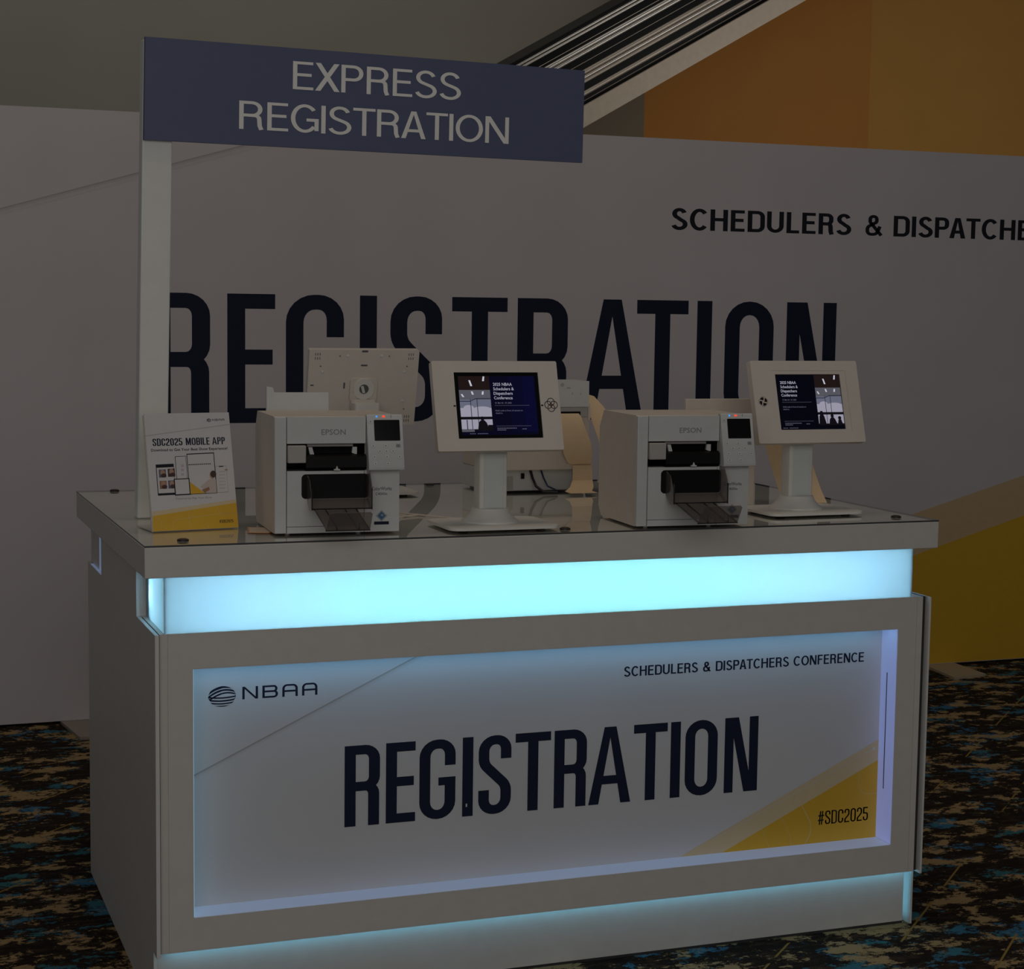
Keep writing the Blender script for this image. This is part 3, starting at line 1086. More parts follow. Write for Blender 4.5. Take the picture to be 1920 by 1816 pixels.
def display(mb, fr, x0, z0, x1, z1, flip):
    """welcome screen: photograph of a concourse on one side, navy text panel on the other"""
    w, h = x1 - x0, z1 - z0
    X = lambda u: x0 + u * w
    Z = lambda v: z1 - v * h                    # v from the top
    pa, pb_ = ((0.0, 0.405) if not flip else (0.60, 1.0))
    ta = 0.42 if not flip else 0.03
    D = 0.0002

    def R(u0, u1, v0, v1, k, q):
        mb.draw([rect(X(u0), X(u1), Z(v1), Z(v0))], fr, k, D * q)
    R(0, 1, 0, 1, 'scr_navy' if not flip else 'scr_black', 1)
    if not flip:
        R(0.66, 1, 0.0, 0.95, 'scr_blend', 1.2)
        R(0.84, 1, 0.0, 0.95, 'scr_blue', 1.5)
    pw = pb_ - pa
    P = lambda u: pa + u * pw
    R(P(0), P(1), 0.0, 0.93, 'scr_fig', 2)
    R(P(0), P(1), 0.0, 0.235, 'scr_ceiling', 2.4)
    R(P(0), P(1), 0.235, 0.42, 'scr_soffit', 2.4)
    R(P(0), P(1), 0.40, 0.56, 'scr_glass', 2.6)
    R(P(0), P(1), 0.54, 0.69, 'scr_sky', 2.8)
    R(P(0), P(1), 0.735, 0.90, 'scr_sky', 2.8)
    mb.draw([disc(X(P(0.27)), Z(0.54), w * pw * 0.17, h * 0.05, 14)], fr, 'scr_sky', D * 2.9)
    mb.draw([disc(X(P(0.70)), Z(0.545), w * pw * 0.25, h * 0.03, 14)], fr, 'scr_sky', D * 2.9)
    for u in (0.335, 0.545):
        R(P(u), P(u + 0.022), 0.385, 0.90, 'scr_line', 3.2)
    for u in (0.17,):
        R(P(u), P(u + 0.03), 0.74, 0.90, 'scr_line', 3.2)
    mb.draw([[(X(P(0)), Z(0.42)), (X(P(0.33)), Z(0.42)), (X(P(0.52)), Z(0.375)), (X(P(1)), Z(0.375)), (X(P(1)), Z(0.39)),
              (X(P(0.52)), Z(0.39)), (X(P(0.33)), Z(0.435)), (X(P(0)), Z(0.435))]], fr, 'scr_line', D * 3.2)
    R(P(0), P(1), 0.69, 0.735, 'scr_fig', 3.4)
    for u, v, du, dv in ((0.33, 0.07, 0.05, 0.10), (0.80, 0.005, -0.03, 0.08), (0.05, 0.305, 0.05, 0.05), (0.38, 0.26, 0.03, 0.055),
                         (0.74, 0.26, -0.02, 0.055)):
        mb.draw([[(X(P(u)), Z(v)), (X(P(u + 0.055)), Z(v)), (X(P(u + du + 0.06)), Z(v + dv)), (X(P(u + du)), Z(v + dv))]],
                fr, 'scr_lamp', D * 3)
    figs = ((0.68, 0.70, 0.17),) if not flip else ((0.14, 0.68, 0.13), (0.55, 0.74, 0.15), (0.84, 0.78, 0.10))
    for u, v, wd in figs:
        mb.draw([disc(X(P(u)), Z(v + 0.02), w * pw * 0.065, h * 0.035, 12)], fr, 'scr_fig', D * 3.6)
        mb.draw([[(X(P(u - wd)), Z(0.93)), (X(P(u - wd * 0.75)), Z(v + 0.09)), (X(P(u - 0.06)), Z(v + 0.05)), (X(P(u + 0.06)), Z(v + 0.05)),
                  (X(P(u + wd * 0.75)), Z(v + 0.09)), (X(P(min(1, u + wd * 1.3))), Z(0.93))]], fr, 'scr_fig', D * 3.8)
    if not flip:
        R(P(0.85), P(1.0), 0.83, 0.93, 'scr_fig', 3.8)
        R(P(0.0), P(0.40), 0.905, 0.945, 'scr_soffit', 3.2)
    T = lambda u: X(ta + u)
    for i, (s_, u1) in enumerate((('2025 NBAA', 0.25), ('Schedulers &', 0.27), ('Dispatchers', 0.25), ('Conference', 0.245))):
        text(mb, s_, fr, 'scr_text', T(0.03), Z(0.165 + 0.077 * i), T(0.03 + u1), h * 0.050, 0.010, D * 2.5)
    text(mb, 'Mar 24 - 27, 2025', fr, 'scr_dim', T(0.075), Z(0.47), T(0.255), h * 0.024, 0.015, D * 2.5)
    mb.draw(band(disc(T(0.05), Z(0.458), w * 0.010, None, 10), 0.0006, 0.0006, True), fr, 'scr_dim', D * 2.5)
    mb.draw([rect(T(0.03), T(0.49), Z(0.503), Z(0.499))], fr, 'scr_dim', D * 2.5)
    text(mb, 'Hold code in front of camera to', fr, 'scr_dim', T(0.035), Z(0.60), T(0.395), h * 0.025, 0.012, D * 2.5)
    text(mb, 'check in.', fr, 'scr_dim', T(0.035), Z(0.643), T(0.13), h * 0.025, 0.012, D * 2.5)
    mb.draw([rect(T(0.03), T(0.49), Z(0.853), Z(0.849))], fr, 'scr_dim', D * 2.5)
    for u0, u1, v in ((0.04, 0.30, 0.895), (0.04, 0.17, 0.925), (0.37, 0.44, 0.91)):     # too small to read in the photograph
        n_ = int((u1 - u0) / 0.02)
        mb.draw([rect(T(u0 + q * 0.02), T(u0 + q * 0.02 + 0.014), Z(v), Z(v - 0.014)) for q in range(n_)], fr, 'scr_dim', D * 2.5)
    b0 = 0.10 if not flip else 0.03
    mb.draw([rect(X(b0 + q * 0.02), X(b0 + q * 0.02 + 0.013), Z(0.982), Z(0.970)) for q in range(12) if q != 4], fr, 'scr_dim', D * 2.5)


EW, EH, ED = 0.325, 0.224, 0.021


def kiosk(label, loc, rotz, win, logo, flip, lit=True, col_y=0.02, lift=0.0, lean=16.4):
    t = thing('tablet_kiosk', label, 'tablet kiosk', loc, rotz, 'tablet kiosks on the counter')
    p = MB()
    p.prism(rrect(-0.142, 0.142, -0.108, 0.108, 0.03), 'z', 0.005, 0.0115, 'pedestal')
    for x in (-0.10, 0.10):
        for y in (-0.07, 0.07):
            p.lathe([(0.012, 0.0), (0.012, 0.005)], (x, y, 0), 'black_plastic', 12)
    p.build('base_plate', t, bevel=0.001)
    p = MB()
    p.lathe([(0.072, 0.0115), (0.071, 0.015), (0.062, 0.021), (0.050, 0.034), (0.046, 0.046), (0.040, 0.047)], (0, col_y, 0), 'pedestal', 36)
    p.build('collar', t)
    p = MB()
    p.prism(rrect(-0.0365, 0.0365, col_y - 0.024, col_y + 0.024, 0.006, 3), 'z', 0.03, 0.262, 'pedestal')
    c = p.build('column', t)
    p = MB()
    p.box(-0.0255, 0.0255, col_y - 0.0255, col_y - 0.022, 0.048, 0.255, 'alu')
    p.build('front_strip', c, bevel=0.0006)
    # tilted enclosure: local x right, z up, front at y=0
    e = MB()
    e.prism(rrect(-EW / 2, EW / 2, -EH / 2, EH / 2, 0.004, 3), 'y', 0.004, ED, 'enclosure')
    wx0, wx1, wz0, wz1 = win
    outer = rrect(-EW / 2, EW / 2, -EH / 2, EH / 2, 0.004, 3)
    inner = rrect(wx0, wx1, wz0, wz1, 0.0012, 3)
    n = len(outer)
    vs = [(q[0], 0.0, q[1]) for q in outer] + [(q[0], 0.0, q[1]) for q in inner] + [(q[0], 0.0038, q[1]) for q in inner] + \
         [(q[0], 0.004, q[1]) for q in outer]
    fs = []
    for i in range(n):
        j = (i + 1) % n
        fs += [(i, j, n + j, n + i), (n + i, n + j, 2 * n + j, 2 * n + i), (3 * n + i, 3 * n + j, j, i)]
    e.mesh(vs, fs, 'enclosure')
    if flip:                                     # a scored line round the smaller window
        ml, mr, mb_, mt = wx0 - 0.012, wx1 + 0.018, wz0 - 0.010, wz1 + 0.010
        e.draw(band([(ml, mt), (mr, mt), (mr, mb_)], 0.0008, 0.0008), frame((0, 0, 0)), 'printer_grey', 0.0003)
    # slots and screw holes on the back
    frb = frame((0, ED, 0), (-1, 0, 0), (0, 0, 1))
    for sx_ in (-1, 1):
        for sz_ in (-1, 1):
            for i in range(3):
                for j in range(2):
                    cx, cz = sx_ * (0.140 - 0.0085 + i * 0.0065), sz_ * (0.098 - 0.005) + (j - 0.5) * 0.012
                    e.draw([rrect(cx - 0.0011, cx + 0.0011, cz - 0.004, cz + 0.004, 0.001, 2)], frb, 'dark_ink', 0.0002)
    for cx, cz in ((-0.073, 0.094), (0.073, 0.094), (-0.128, 0.064), (0.128, 0.064), (-0.128, -0.064), (0.128, -0.064)):
        e.draw([disc(cx, cz, 0.0022, n=10)], frb, 'dark_ink', 0.0002)
    e.draw([rrect(-0.009, 0.009, 0.105, 0.111, 0.001, 2), rrect(-0.010, 0.010, 0.064, 0.069, 0.002, 3),
            rrect(-0.058, -0.053, -0.002, 0.016, 0.001, 2), rrect(-0.155, -0.145, 0.006, 0.010, 0.001, 2)], frb, 'dark_ink', 0.0002)
    if not flip:
        for x in (wx0 - 0.007, wx1 + 0.001):
            e.draw([rrect(x, x + 0.006, -0.0018, 0.0018, 0.0008, 2)], frame((0, 0, 0)), 'black_ink', 0.0003)
    enc = e.build('enclosure', t, (0, -0.030, 0.301 + lift), (radians(-lean), 0, 0))
    for cx, cz in ((-0.050, 0.094), (0.050, 0.094), (-0.122, 0.047), (0.122, 0.047), (-0.122, -0.040), (0.122, -0.040)):
        q = MB()
        q.lathe([(0.0046, 0), (0.004, 0.0022), (0.0012, 0.0034)], (0, 0, 0), 'alu', 12)
        q.build('screw', enc, (cx, ED, cz), (radians(-90), 0, 0))
    q = MB()
    q.prism(rrect(-0.040, 0.040, -0.040, 0.030, 0.012, 4), 'y', ED, ED + 0.010, 'enclosure')
    q.prism(rrect(-0.036, 0.036, -0.062, -0.030, 0.003, 3), 'y', ED, ED + 0.016, 'enclosure')
    q.prism(disc(0, 0, 0.031, n=28), 'y', ED + 0.010, ED + 0.014, 'pedestal')
    q.prism(disc(0, 0, 0.014, n=24), 'y', ED + 0.014, ED + 0.0146, 'dark_ink')
    q.prism([(-0.004, -0.011), (0.004, -0.011), (0.010, 0.009), (0.002, 0.010)], 'y', ED + 0.0146, ED + 0.0156, 'alu')
    q.build('tilt_mount', enc)
    s = MB()
    s.box(wx0 + 0.0002, wx1 - 0.0002, 0.0030, 0.0039, wz0 + 0.0002, wz1 - 0.0002, 'black_gloss')
    frs = frame((0, 0.0030, 0))
    ww, wh = wx1 - wx0, wz1 - wz0
    if lit:
        if not flip:
            display(s, frs, wx0 + ww * 0.048, wz0 + wh * 0.055, wx1 - ww * 0.048, wz1 - wh * 0.055, False)
        else:
            display(s, frs, wx0 + ww * 0.01, wz0 + wh * 0.01, wx1 - ww * 0.01, wz1 - wh * 0.01, True)
    s.build('screen', enc, smooth=False)
    g = MB()
    lx_, lz_ = logo
    frl = frame((lx_, 0, lz_))
    r = 0.0092
    if not flip:
        for i, (dx, dz) in enumerate(((0, 1), (1, 0), (0, -1), (-1, 0))):
            g.draw(band(disc(dx * 0.0076, dz * 0.0076, r, n=20), 0.0017, 0.0017, True), frl, 'black_ink', 0.0003 + 0.00005 * i)
        for i in range(2):
            g.draw(band([(-0.002 + 0.003 * i - .001, 0.0035), (0.001 + 0.003 * i - .001, -0.0035)], 0.0016, 0.0016), frl, 'red_ink', 0.0006)
    else:
        outl = fillet([(0, 0.0185), (0.0185, 0), (0, -0.0185), (-0.0185, 0)], 0.009, True, 5)
        g.draw([outl], frl, 'printer_grey', 0.0002)
        g.draw([[(p_[0] * 0.88, p_[1] * 0.88) for p_ in outl]], frl, 'slip_paper', 0.0003)
        for i in range(4):
            a = i * pi / 2
            pet = [(0.0005, 0.0030), (0.0020, 0.0110), (-0.0035, 0.0118), (-0.0085, 0.0080), (-0.0092, 0.0050), (-0.0040, 0.0040)]
            g.draw([[(x * cos(a) - y * sin(a), x * sin(a) + y * cos(a)) for x, y in pet]], frl, 'black_ink', 0.0005)
    g.build('emblem', enc, smooth=False)
    return t


kiosk('tablet kiosk between the two front printers, screen photo left of its text', (0.876, 0.145, TOP), 0.0,
      (-0.108, 0.111, -0.0815, 0.0836), (0.1385, 0.001), False)
kiosk('tablet kiosk at the right end of the counter, screen text left of its photo', (1.788, 0.238, TOP), 0.02,
      (-0.092, 0.106, -0.076, 0.075), (-0.1365, 0.001), True)
kiosk('tablet kiosk turned away behind the left front printer, showing its white back', (0.780, 0.985, TOP), pi,
      (-0.108, 0.111, -0.0815, 0.0836), (0.1385, 0.001), False, lift=0.008, lean=13.0)

# ------------------------------------------------------------------ label printers, front view
PW, PD, PH = 0.300, 0.283, 0.279


def profile(y0):
    return [(y0, 0.004), (0.262, 0.004), (PD, 0.03), (PD, 0.235), (0.252, PH), (y0, PH)]


def front_printer(label, loc, rotz, guide):
    t = thing('label_printer', label, 'printer', loc, rotz, 'label printers on the counter')
    p = MB()
    p.prism(profile(0.013), 'x', 0.0, 0.0285, 'printer_side')
    p.prism(profile(0.013), 'x', 0.2165, PW, 'printer_side')
    p.prism(profile(0.100), 'x', 0.0287, 0.2163, 'printer_side')
    p.box(0.0287, 0.2163, 0.013, 0.0998, 0.004, 0.152, 'printer')
    p.box(0.0287, 0.2163, 0.013, 0.0998, 0.2155, PH, 'printer_side')
    p.build('body', t, bevel=0.0015)
    for x in (0.035, 0.205):
        for y in (0.03, 0.25):
            q = MB()
            q.lathe([(0.006, 0.0), (0.006, 0.0045)], (x, y, 0), 'printer', 12)
            q.build('foot', t)
    p = MB()
    p.box(0.0, 0.0275, 0.0, 0.0128, 0.005, PH - 0.001, 'printer')
    p.build('front_pillar', t, bevel=0.0015)
    p = MB()
    p.box(0.0288, 0.2160, 0.0, 0.0128, 0.2158, PH - 0.001, 'printer')
    fr_ = frame((0, 0, 0))
    text(p, 'EPSON', fr_, 'grey_ink', 0.110, 0.2365, 0.168, 0.0125, 0.012, 0.0004)
    p.build('top_cover', t, smooth=False, bevel=0.0)
    p = MB()
    p.box(0.0288, 0.2125, 0.0, 0.0128, 0.021, 0.1515, 'printer')
    p.box(0.0288, 0.2125, 0.0, 0.0128, 0.005, 0.0198, 'printer')
    p.draw([rrect(0.063, 0.224, 0.086, 0.144, 0.010)], fr_, 'black_plastic', 0.0005)  # flat black patch stands for the dark inside of the opening
    p.build('front_door', t, smooth=False)
    p = MB()
    p.box(0.2137, 0.2985, 0.0, 0.0128, 0.005, 0.1525, 'printer')
    text(p, 'ColorWorks', fr_, 'dark_ink', 0.2305, 0.1035, 0.2800, 0.0082, 0.01, 0.0004)
    text(p, 'C4000e', fr_, 'dark_ink', 0.2405, 0.0920, 0.2690, 0.0062, 0.008, 0.0004)
    cx, cz, r = 0.2555, 0.0425, 0.0140
    p.draw([[(cx, cz + r), (cx + r, cz), (cx, cz - r), (cx - r, cz)]], fr_, 'silver_badge', 0.0003)
    r2 = 0.0098
    p.draw([[(cx, cz + r2), (cx + r2, cz), (cx, cz - r2), (cx - r2, cz)]], fr_, 'blue_badge', 0.0005)
    p.draw([[(cx + 0.001, cz + 0.005), (cx + 0.005, cz + 0.001), (cx + 0.0015, cz - 0.002), (cx - 0.002, cz + 0.0015)]], fr_, 'silver_badge', 0.0007)
    p.draw([rect(0.2375, 0.2735, 0.0215, 0.0290)], fr_, 'navy', 0.0004)
    p.build('right_panel', t, smooth=False)
    # paper mouth: black cavity, lip, white edge guides
    p = MB()
    p.box(0.0290, 0.2160, 0.090, 0.0995, 0.1525, 0.215, 'black_plastic')
    p.box(0.0290, 0.0300, 0.010, 0.090, 0.1525, 0.215, 'black_plastic')
    p.box(0.2150, 0.2160, 0.010, 0.090, 0.1525, 0.215, 'black_plastic')
    p.box(0.0300, 0.2150, 0.010, 0.090, 0.1525, 0.155, 'black_plastic')
    p.prism([(-0.010, 0.160), (-0.004, 0.1525), (0.010, 0.1525), (0.030, 0.190), (0.0, 0.1905), (-0.009, 0.186)], 'x', 0.072, 0.2150, 'black_plastic')
    p.build('paper_mouth', t)
    p = MB()
    p.box(0.080, 0.190, 0.020, 0.024, 0.2075, 0.2130, 'printer_grey')
    p.prism([(0.080, 0.207), (0.089, 0.207), (0.094, 0.189), (0.084, 0.189)], 'y', 0.004, 0.012, 'printer')
    p.prism([(0.186, 0.207), (0.196, 0.207), (0.196, 0.189), (0.184, 0.193)], 'y', 0.004, 0.012, 'printer')
    p.build('paper_guides', t)
    p = MB()
    p.box(0.0295, 0.0725, -0.009, 0.012, 0.171, 0.212, 'printer_grey')
    p.build('latch_block', t, bevel=0.002)
    p = MB()
    p.box(0.138, 0.152, -0.014, -0.006, 0.1535, 0.1565, 'printer')
    p.prism([(0.142, 0.1565), (0.148, 0.1565), (0.1455, 0.1635), (0.1445, 0.1635)], 'y', -0.013, -0.009, 'printer')
    p.build('paper_clip', t)
    # tilted control panel
    p = MB()
    p.prism([(0.0, 0.283), (-0.030, 0.161), (-0.028, 0.1535), (0.0129, 0.1535), (0.0129, 0.2835)], 'x', 0.2180, 0.3035, 'printer')
    cp = p.build('control_panel', t, bevel=0.0015)
    fp = frame((0.2180, 0.0, 0.283), (1, 0, 0), (0, 0.030, 0.122))
    q = MB()
    q.draw([rrect(0.0165, 0.0785, -0.0625, -0.0125, 0.002, 3)], fp, 'black_gloss', 0.0006)
    q.build('display', cp, smooth=False)
    for x, tt, k_, w_ in ((0.0236, 0.0045, 'led_blue', 0.0018), (0.0406, 0.0045, 'led_red', 0.0036)):
        q = MB()
        q.draw([rrect(x - w_, x + w_, -tt - 0.0022, -tt + 0.0022, 0.0010, 2)], fp, k_, 0.0008)
        q.build('indicator_light', cp, smooth=False)
    q = MB()
    q.draw([rect(0.058, 0.0592, -0.006, -0.001), rect(0.058, 0.0592, -0.0085, -0.0073)], fp, 'dark_ink', 0.0006)
    q.build('warning_mark', cp, smooth=False)
    for x, tt, dk in ((0.0123, 0.0746, 0), (0.0425, 0.0746, 0), (0.0728, 0.0746, 1), (0.0274, 0.0873, 0), (0.0435, 0.0873, 0),
                      (0.0595, 0.0873, 0), (0.0142, 0.101, 0), (0.0444, 0.101, 0), (0.0747, 0.101, 0), (0.0161, 0.1168, 0), (0.0463, 0.1168, 0),
                      (0.0085, 0.0165, 0)):
        q = MB()
        hw_ = 0.0050 if not dk else 0.0055
        q.draw([rrect(x - hw_, x + hw_, -tt - 0.0042, -tt + 0.0042, 0.001, 2)], fp, 'printer_grey', 0.0003)
        q.draw([rrect(x - hw_ + 0.0004, x + hw_ - 0.0004, -tt - 0.0038, -tt + 0.0038, 0.001, 2)], fp, 'grey_ink' if dk else 'printer', 0.0006)
        q.draw([disc(x, -tt, 0.0014, n=8)], fp, 'dark_ink', 0.0008)
        q.build('button', cp, smooth=False)
    # smoked output tray
    p = MB()
    p.sheet([(0.078, 0.0, 0.142), (0.078, -0.030, 0.132), (0.078, -0.050, 0.100), (0.078, -0.052, 0.066), (0.078, -0.030, 0.062), (0.078, 0.0, 0.085)], 0.002, 'smoked')
    p.sheet([(0.221, 0.0, 0.190), (0.221, -0.020, 0.165), (0.221, -0.050, 0.122), (0.221, -0.052, 0.066), (0.221, -0.030, 0.062), (0.221, 0.0, 0.085)], 0.002, 'smoked')
    p.sheet([(0.078, 0.0, 0.087), (0.078, -0.050, 0.068), (0.221, -0.050, 0.068), (0.221, 0.0, 0.087)], 0.002, 'smoked')
    for x in (0.0775, 0.2195):
        p.box(x, x + 0.002, -0.054, -0.0505, 0.064, 0.115, 'smoked_rib')
    p.box(0.078, 0.2215, -0.0535, -0.0505, 0.0655, 0.0685, 'smoked_rib')
    tray = p.build('output_tray', t, smooth=False)
    p = MB()
    p.sheet([(0.084, -0.0545, 0.066), (0.082, -0.200, 0.036), (0.181, -0.200, 0.036), (0.185, -0.0545, 0.066)], 0.002, 'smoked')
    for x in (0.0815, 0.108, 0.154, 0.1805):
        p.prism([(-0.0545, 0.0685), (-0.200, 0.0385), (-0.200, 0.0355), (-0.0545, 0.0655)], 'x', x, x + 0.0016, 'smoked_rib')
    p.build('tray_extension', tray, smooth=False)
    p = MB()
    p.sheet([(0.080, -0.201, 0.0365), (0.084, -0.227, 0.0750), (0.088, -0.229, 0.0790), (0.178, -0.229, 0.0790), (0.182, -0.227, 0.0750), (0.182, -0.201, 0.0365)], 0.002, 'smoked')
    p.box(0.080, 0.183, -0.2030, -0.1995, 0.0335, 0.0360, 'smoked_rib')
    for x in (0.104, 0.156):
        p.box(x, x + 0.0015, -0.2060, -0.2020, 0.0360, 0.0520, 'smoked_rib')
    p.build('paper_stop', tray, smooth=False)
    if guide:
        p = MB()
        p.prism([(0.028, 0.26), (0.184, 0.26), (0.184, 0.322), (0.047, 0.322), (0.044, 0.334), (0.031, 0.337), (0.028, 0.335)], 'y', PD + 0.001, PD + 0.012, 'printer')
        p.build('rear_paper_guide', t)
    return t


front_printer('white label printer beside the leaning card, its blue diamond badge in view', (0.3175, 0.098, TOP), radians(-3.2), True)
front_printer('white label printer right of the middle tablet kiosk, left of the right kiosk', (1.2085, 0.022, TOP), radians(-3.8), False)

# ------------------------------------------------------------------ printers at the staff side, seen from behind


def rear_printer(label, loc, rotz):
    t = thing('label_printer', label, 'printer', loc, rotz, 'label printers on the counter')
    p = MB()
    p.box(0.0, 0.30, 0.035, 0.275, 0.006, 0.069, 'printer')
    p.box(0.0, 0.30, 0.0, 0.275, 0.069, 0.262, 'printer_side')
    p.prism([(0.0, 0.006), (0.035, 0.006), (0.035, 0.069), (0.012, 0.069)], 'x', 0.0, 0.022, 'printer')
    p.build('body', t, bevel=0.003)
    p = MB()
    p.box(0.14, 0.293, 0.0, 0.110, 0.2625, 0.3285, 'printer')
    p.box(0.14, 0.293, -0.008, -0.0005, 0.2535, 0.3285, 'printer')
    p.box(0.14, 0.291, -0.005, -0.0005, 0.2240, 0.2520, 'printer_grey')
    p.draw([rect(0.14, 0.268, 0.2275, 0.2400)], frame((0, -0.005, 0)), 'black_plastic', 0.0006)
    p.box(0.2925, 0.3000, -0.004, -0.0005, 0.214, 0.262, 'printer_side')
    p.draw([disc(0.208, 0.318, 0.006, n=10)], frame((0, -0.008, 0)), 'printer_grey', 0.0004)
    p.draw([rect(0.222, 0.234, 0.308, 0.310), rect(0.2655, 0.267, 0.289, 0.294), rect(0.24, 0.2415, 0.289, 0.296)], frame((0, -0.008, 0)), 'grey_ink', 0.0004)
    p.build('feed_cover', t, smooth=False)
    p = MB()
    p.draw([rect(0.020, 0.075, 0.010, 0.050)], frame((0, 0.035, 0)), 'sticker', 0.0005)
    p.draw([rect(0.026, 0.060, 0.020 + 0.006 * i, 0.022 + 0.006 * i) for i in range(4)], frame((0, 0.035, 0)), 'grey_ink', 0.0008)
    p.build('rating_sticker', t, smooth=False)
    p = MB()
    p.box(0.099, 0.108, 0.028, 0.036, 0.042, 0.058, 'black_plastic')
    p.build('cable_socket', t)
    p = MB()
    p.tube([(0.127, 0.032, 0.07), (0.130, 0.020, 0.045), (0.134, 0.0, 0.022), (0.150, -0.02, 0.008), (0.19, -0.03, 0.006)], 0.004, 'black_cable')
    p.tube([(0.160, 0.032, 0.07), (0.164, 0.018, 0.045), (0.170, 0.0, 0.022), (0.19, -0.015, 0.012)], 0.0026, 'blue_cable')
    p.build('rear_cable', t)
    # continuous label paper out of the slot, curling down to the counter
    p = MB()
    p.ribbon([(0.190, -0.006, 0.234), (0.191, -0.014, 0.226), (0.195, -0.022, 0.195), (0.203, -0.024, 0.150), (0.211, -0.020, 0.116),
              (0.228, -0.010, 0.090), (0.252, 0.002, 0.080), (0.275, 0.010, 0.082)],
             [Vector((w_, 0, 0)) for w_ in (0.072, 0.075, 0.081, 0.092, 0.090, 0.075, 0.055, 0.04)], 0.0004, 'paper')
    p.ribbon([(0.245, -0.006, 0.082), (0.245, -0.010, 0.060), (0.243, -0.012, 0.038), (0.228, -0.03, 0.020), (0.205, -0.05, 0.010), (0.215, -0.070, 0.006)],
             [Vector((w_, 0, 0)) for w_ in (0.06, 0.062, 0.064, 0.075, 0.085, 0.085)], 0.0004, 'paper')
    p.build('label_paper', t)
    # side feed strip, sloping away to the right
    p = MB()
    p.ribbon([(0.285, 0.13, 0.296), (0.297, 0.10, 0.290), (0.310, 0.07, 0.262), (0.325, 0.05, 0.215), (0.341, 0.035, 0.160),
              (0.356, 0.02, 0.100), (0.373, 0.005, 0.045), (0.381, -0.008, 0.014)],
             [Vector((w_, 0.01, -0.012)) for w_ in (0.06, 0.062, 0.066, 0.080, 0.09, 0.10, 0.10, 0.10)], 0.0004, 'paper')
    p.build('side_paper', t)
    return t


rear_printer('printer turned away behind the middle tablet kiosk, label paper curling down', (1.134, 0.862, TOP), 0.0)
t = thing('card_holder', 'upright beige board with a sloping paper strip, half hidden behind the right kiosk', 'card holder', (1.456, 0.442, TOP))
p = MB()
p.box(0.086, 0.302, 0.0, 0.012, 0.0, 0.297, 'printer_side')
p.box(0.086, 0.302, 0.012, 0.090, 0.0, 0.006, 'printer_side')
p.build('board', t, bevel=0.001)
p = MB()
p.ribbon([(0.288, 0.12, 0.270), (0.306, 0.09, 0.258), (0.330, 0.055, 0.215), (0.352, 0.035, 0.165), (0.366, 0.02, 0.100),
          (0.382, 0.005, 0.040), (0.393, -0.01, 0.004)],
         [Vector((w_, 0.01, -0.004)) for w_ in (0.08, 0.09, 0.125, 0.138, 0.141, 0.142, 0.143)], 0.0004, 'paper')
p.build('paper_strip', t)

# ------------------------------------------------------------------ leaning app card
cd = thing('info_card', 'white and yellow mobile app card leaning at the left end of the counter', 'card', (0.0572, 0.2371, TOP), radians(8.8))
b = MB()
LW, LH = 0.213, 0.282
cb = MB()
cb.box(0, LW, 0, 0.0025, 0, LH, 'card')
fr = frame((0, 0, 0))


def PXC(u, v):      # zoomed crop pixels of the card -> card plane (bilinear)
    xl = 12 + (130 - 12) * (v - 100) / 1610.0
    xr = 1178 + (1292 - 1178) * (v - 88) / 1570.0
    s_ = (u - xl) / (xr - xl)
    vt = 100 + (88 - 100) * s_
    vb = 1712 + (1662 - 1712) * s_
    tt = (v - vt) / (vb - vt)
    return (s_ * LW, (1 - tt) * LH)


def Q(*pts):
    return [PXC(*p_) for p_ in pts]


def qrect(u0, u1, v0, v1, sl_=-0.045):
    return Q((u0, v1), (u1, v1 + sl_ * (u1 - u0)), (u1 - 0.07 * (v1 - v0), v0 + sl_ * (u1 - u0)), (u0 - 0.07 * (v1 - v0), v0))


cb.draw([Q((38, 408), (38, 400), (1193, 248), (1194, 256))], fr, 'printer_grey', 0.0003)
xa, za = PXC(945, 205)
nbaa_logo(cb, fr, xa, za, 0.0052, w=0.031)
xa, za = PXC(132, 545)
xb_, _ = PXC(1122, 530)
condensed(cb, 'SDC2025', fr, 'navy', xa, za, PXC(535, 540)[0], 0.0175, s=0.15, hh=0.11)
condensed(cb, 'MOBILE', fr, 'navy', PXC(582, 540)[0], za, PXC(908, 540)[0], 0.0175, s=0.15, hh=0.11)
condensed(cb, 'APP', fr, 'navy', PXC(945, 540)[0], za, xb_, 0.0175, s=0.15, hh=0.11)
text(cb, 'Download to Get Your Best Show Experience!', fr, 'black_ink', PXC(110, 615)[0], PXC(110, 620)[1], PXC(1152, 590)[0], 0.0062, 0.012)
text(cb, 'Powered by Map Your Show', fr, 'grey_ink', PXC(440, 1280)[0], PXC(440, 1280)[1], PXC(930, 1262)[0], 0.0044, 0.0)
# yellow foot
cb.draw([Q((120, 1445), (1262, 1282), (1266, 1328), (124, 1505))], fr, 'band', 0.0003)
cb.draw([Q((124, 1505), (1266, 1328), (1292, 1662), (130, 1712))], fr, 'yellow', 0.0003)
for path in ([(135, 1520), (215, 1530), (240, 1580), (240, 1700)], [(390, 1690), (395, 1600), (430, 1555), (1000, 1480), (1270, 1465)],
             [(600, 1440), (640, 1695)], [(1000, 1390), (1040, 1480), (1270, 1465)]):
    cb.draw(band(fillet([PXC(*q_) for q_ in path], 0.012), 0.0006, 0.0006), fr, 'line_pale', 0.0006)
for u, v in ((305, 1670), (880, 1650)):
    cb.draw([disc(*PXC(u, v), 0.0014, n=8)], fr, 'line_pale', 0.0006)
condensed(cb, '#SDC2025', fr, 'black_ink', PXC(1030, 1600)[0], PXC(1030, 1602)[1], PXC(1222, 1590)[0], 0.0072)
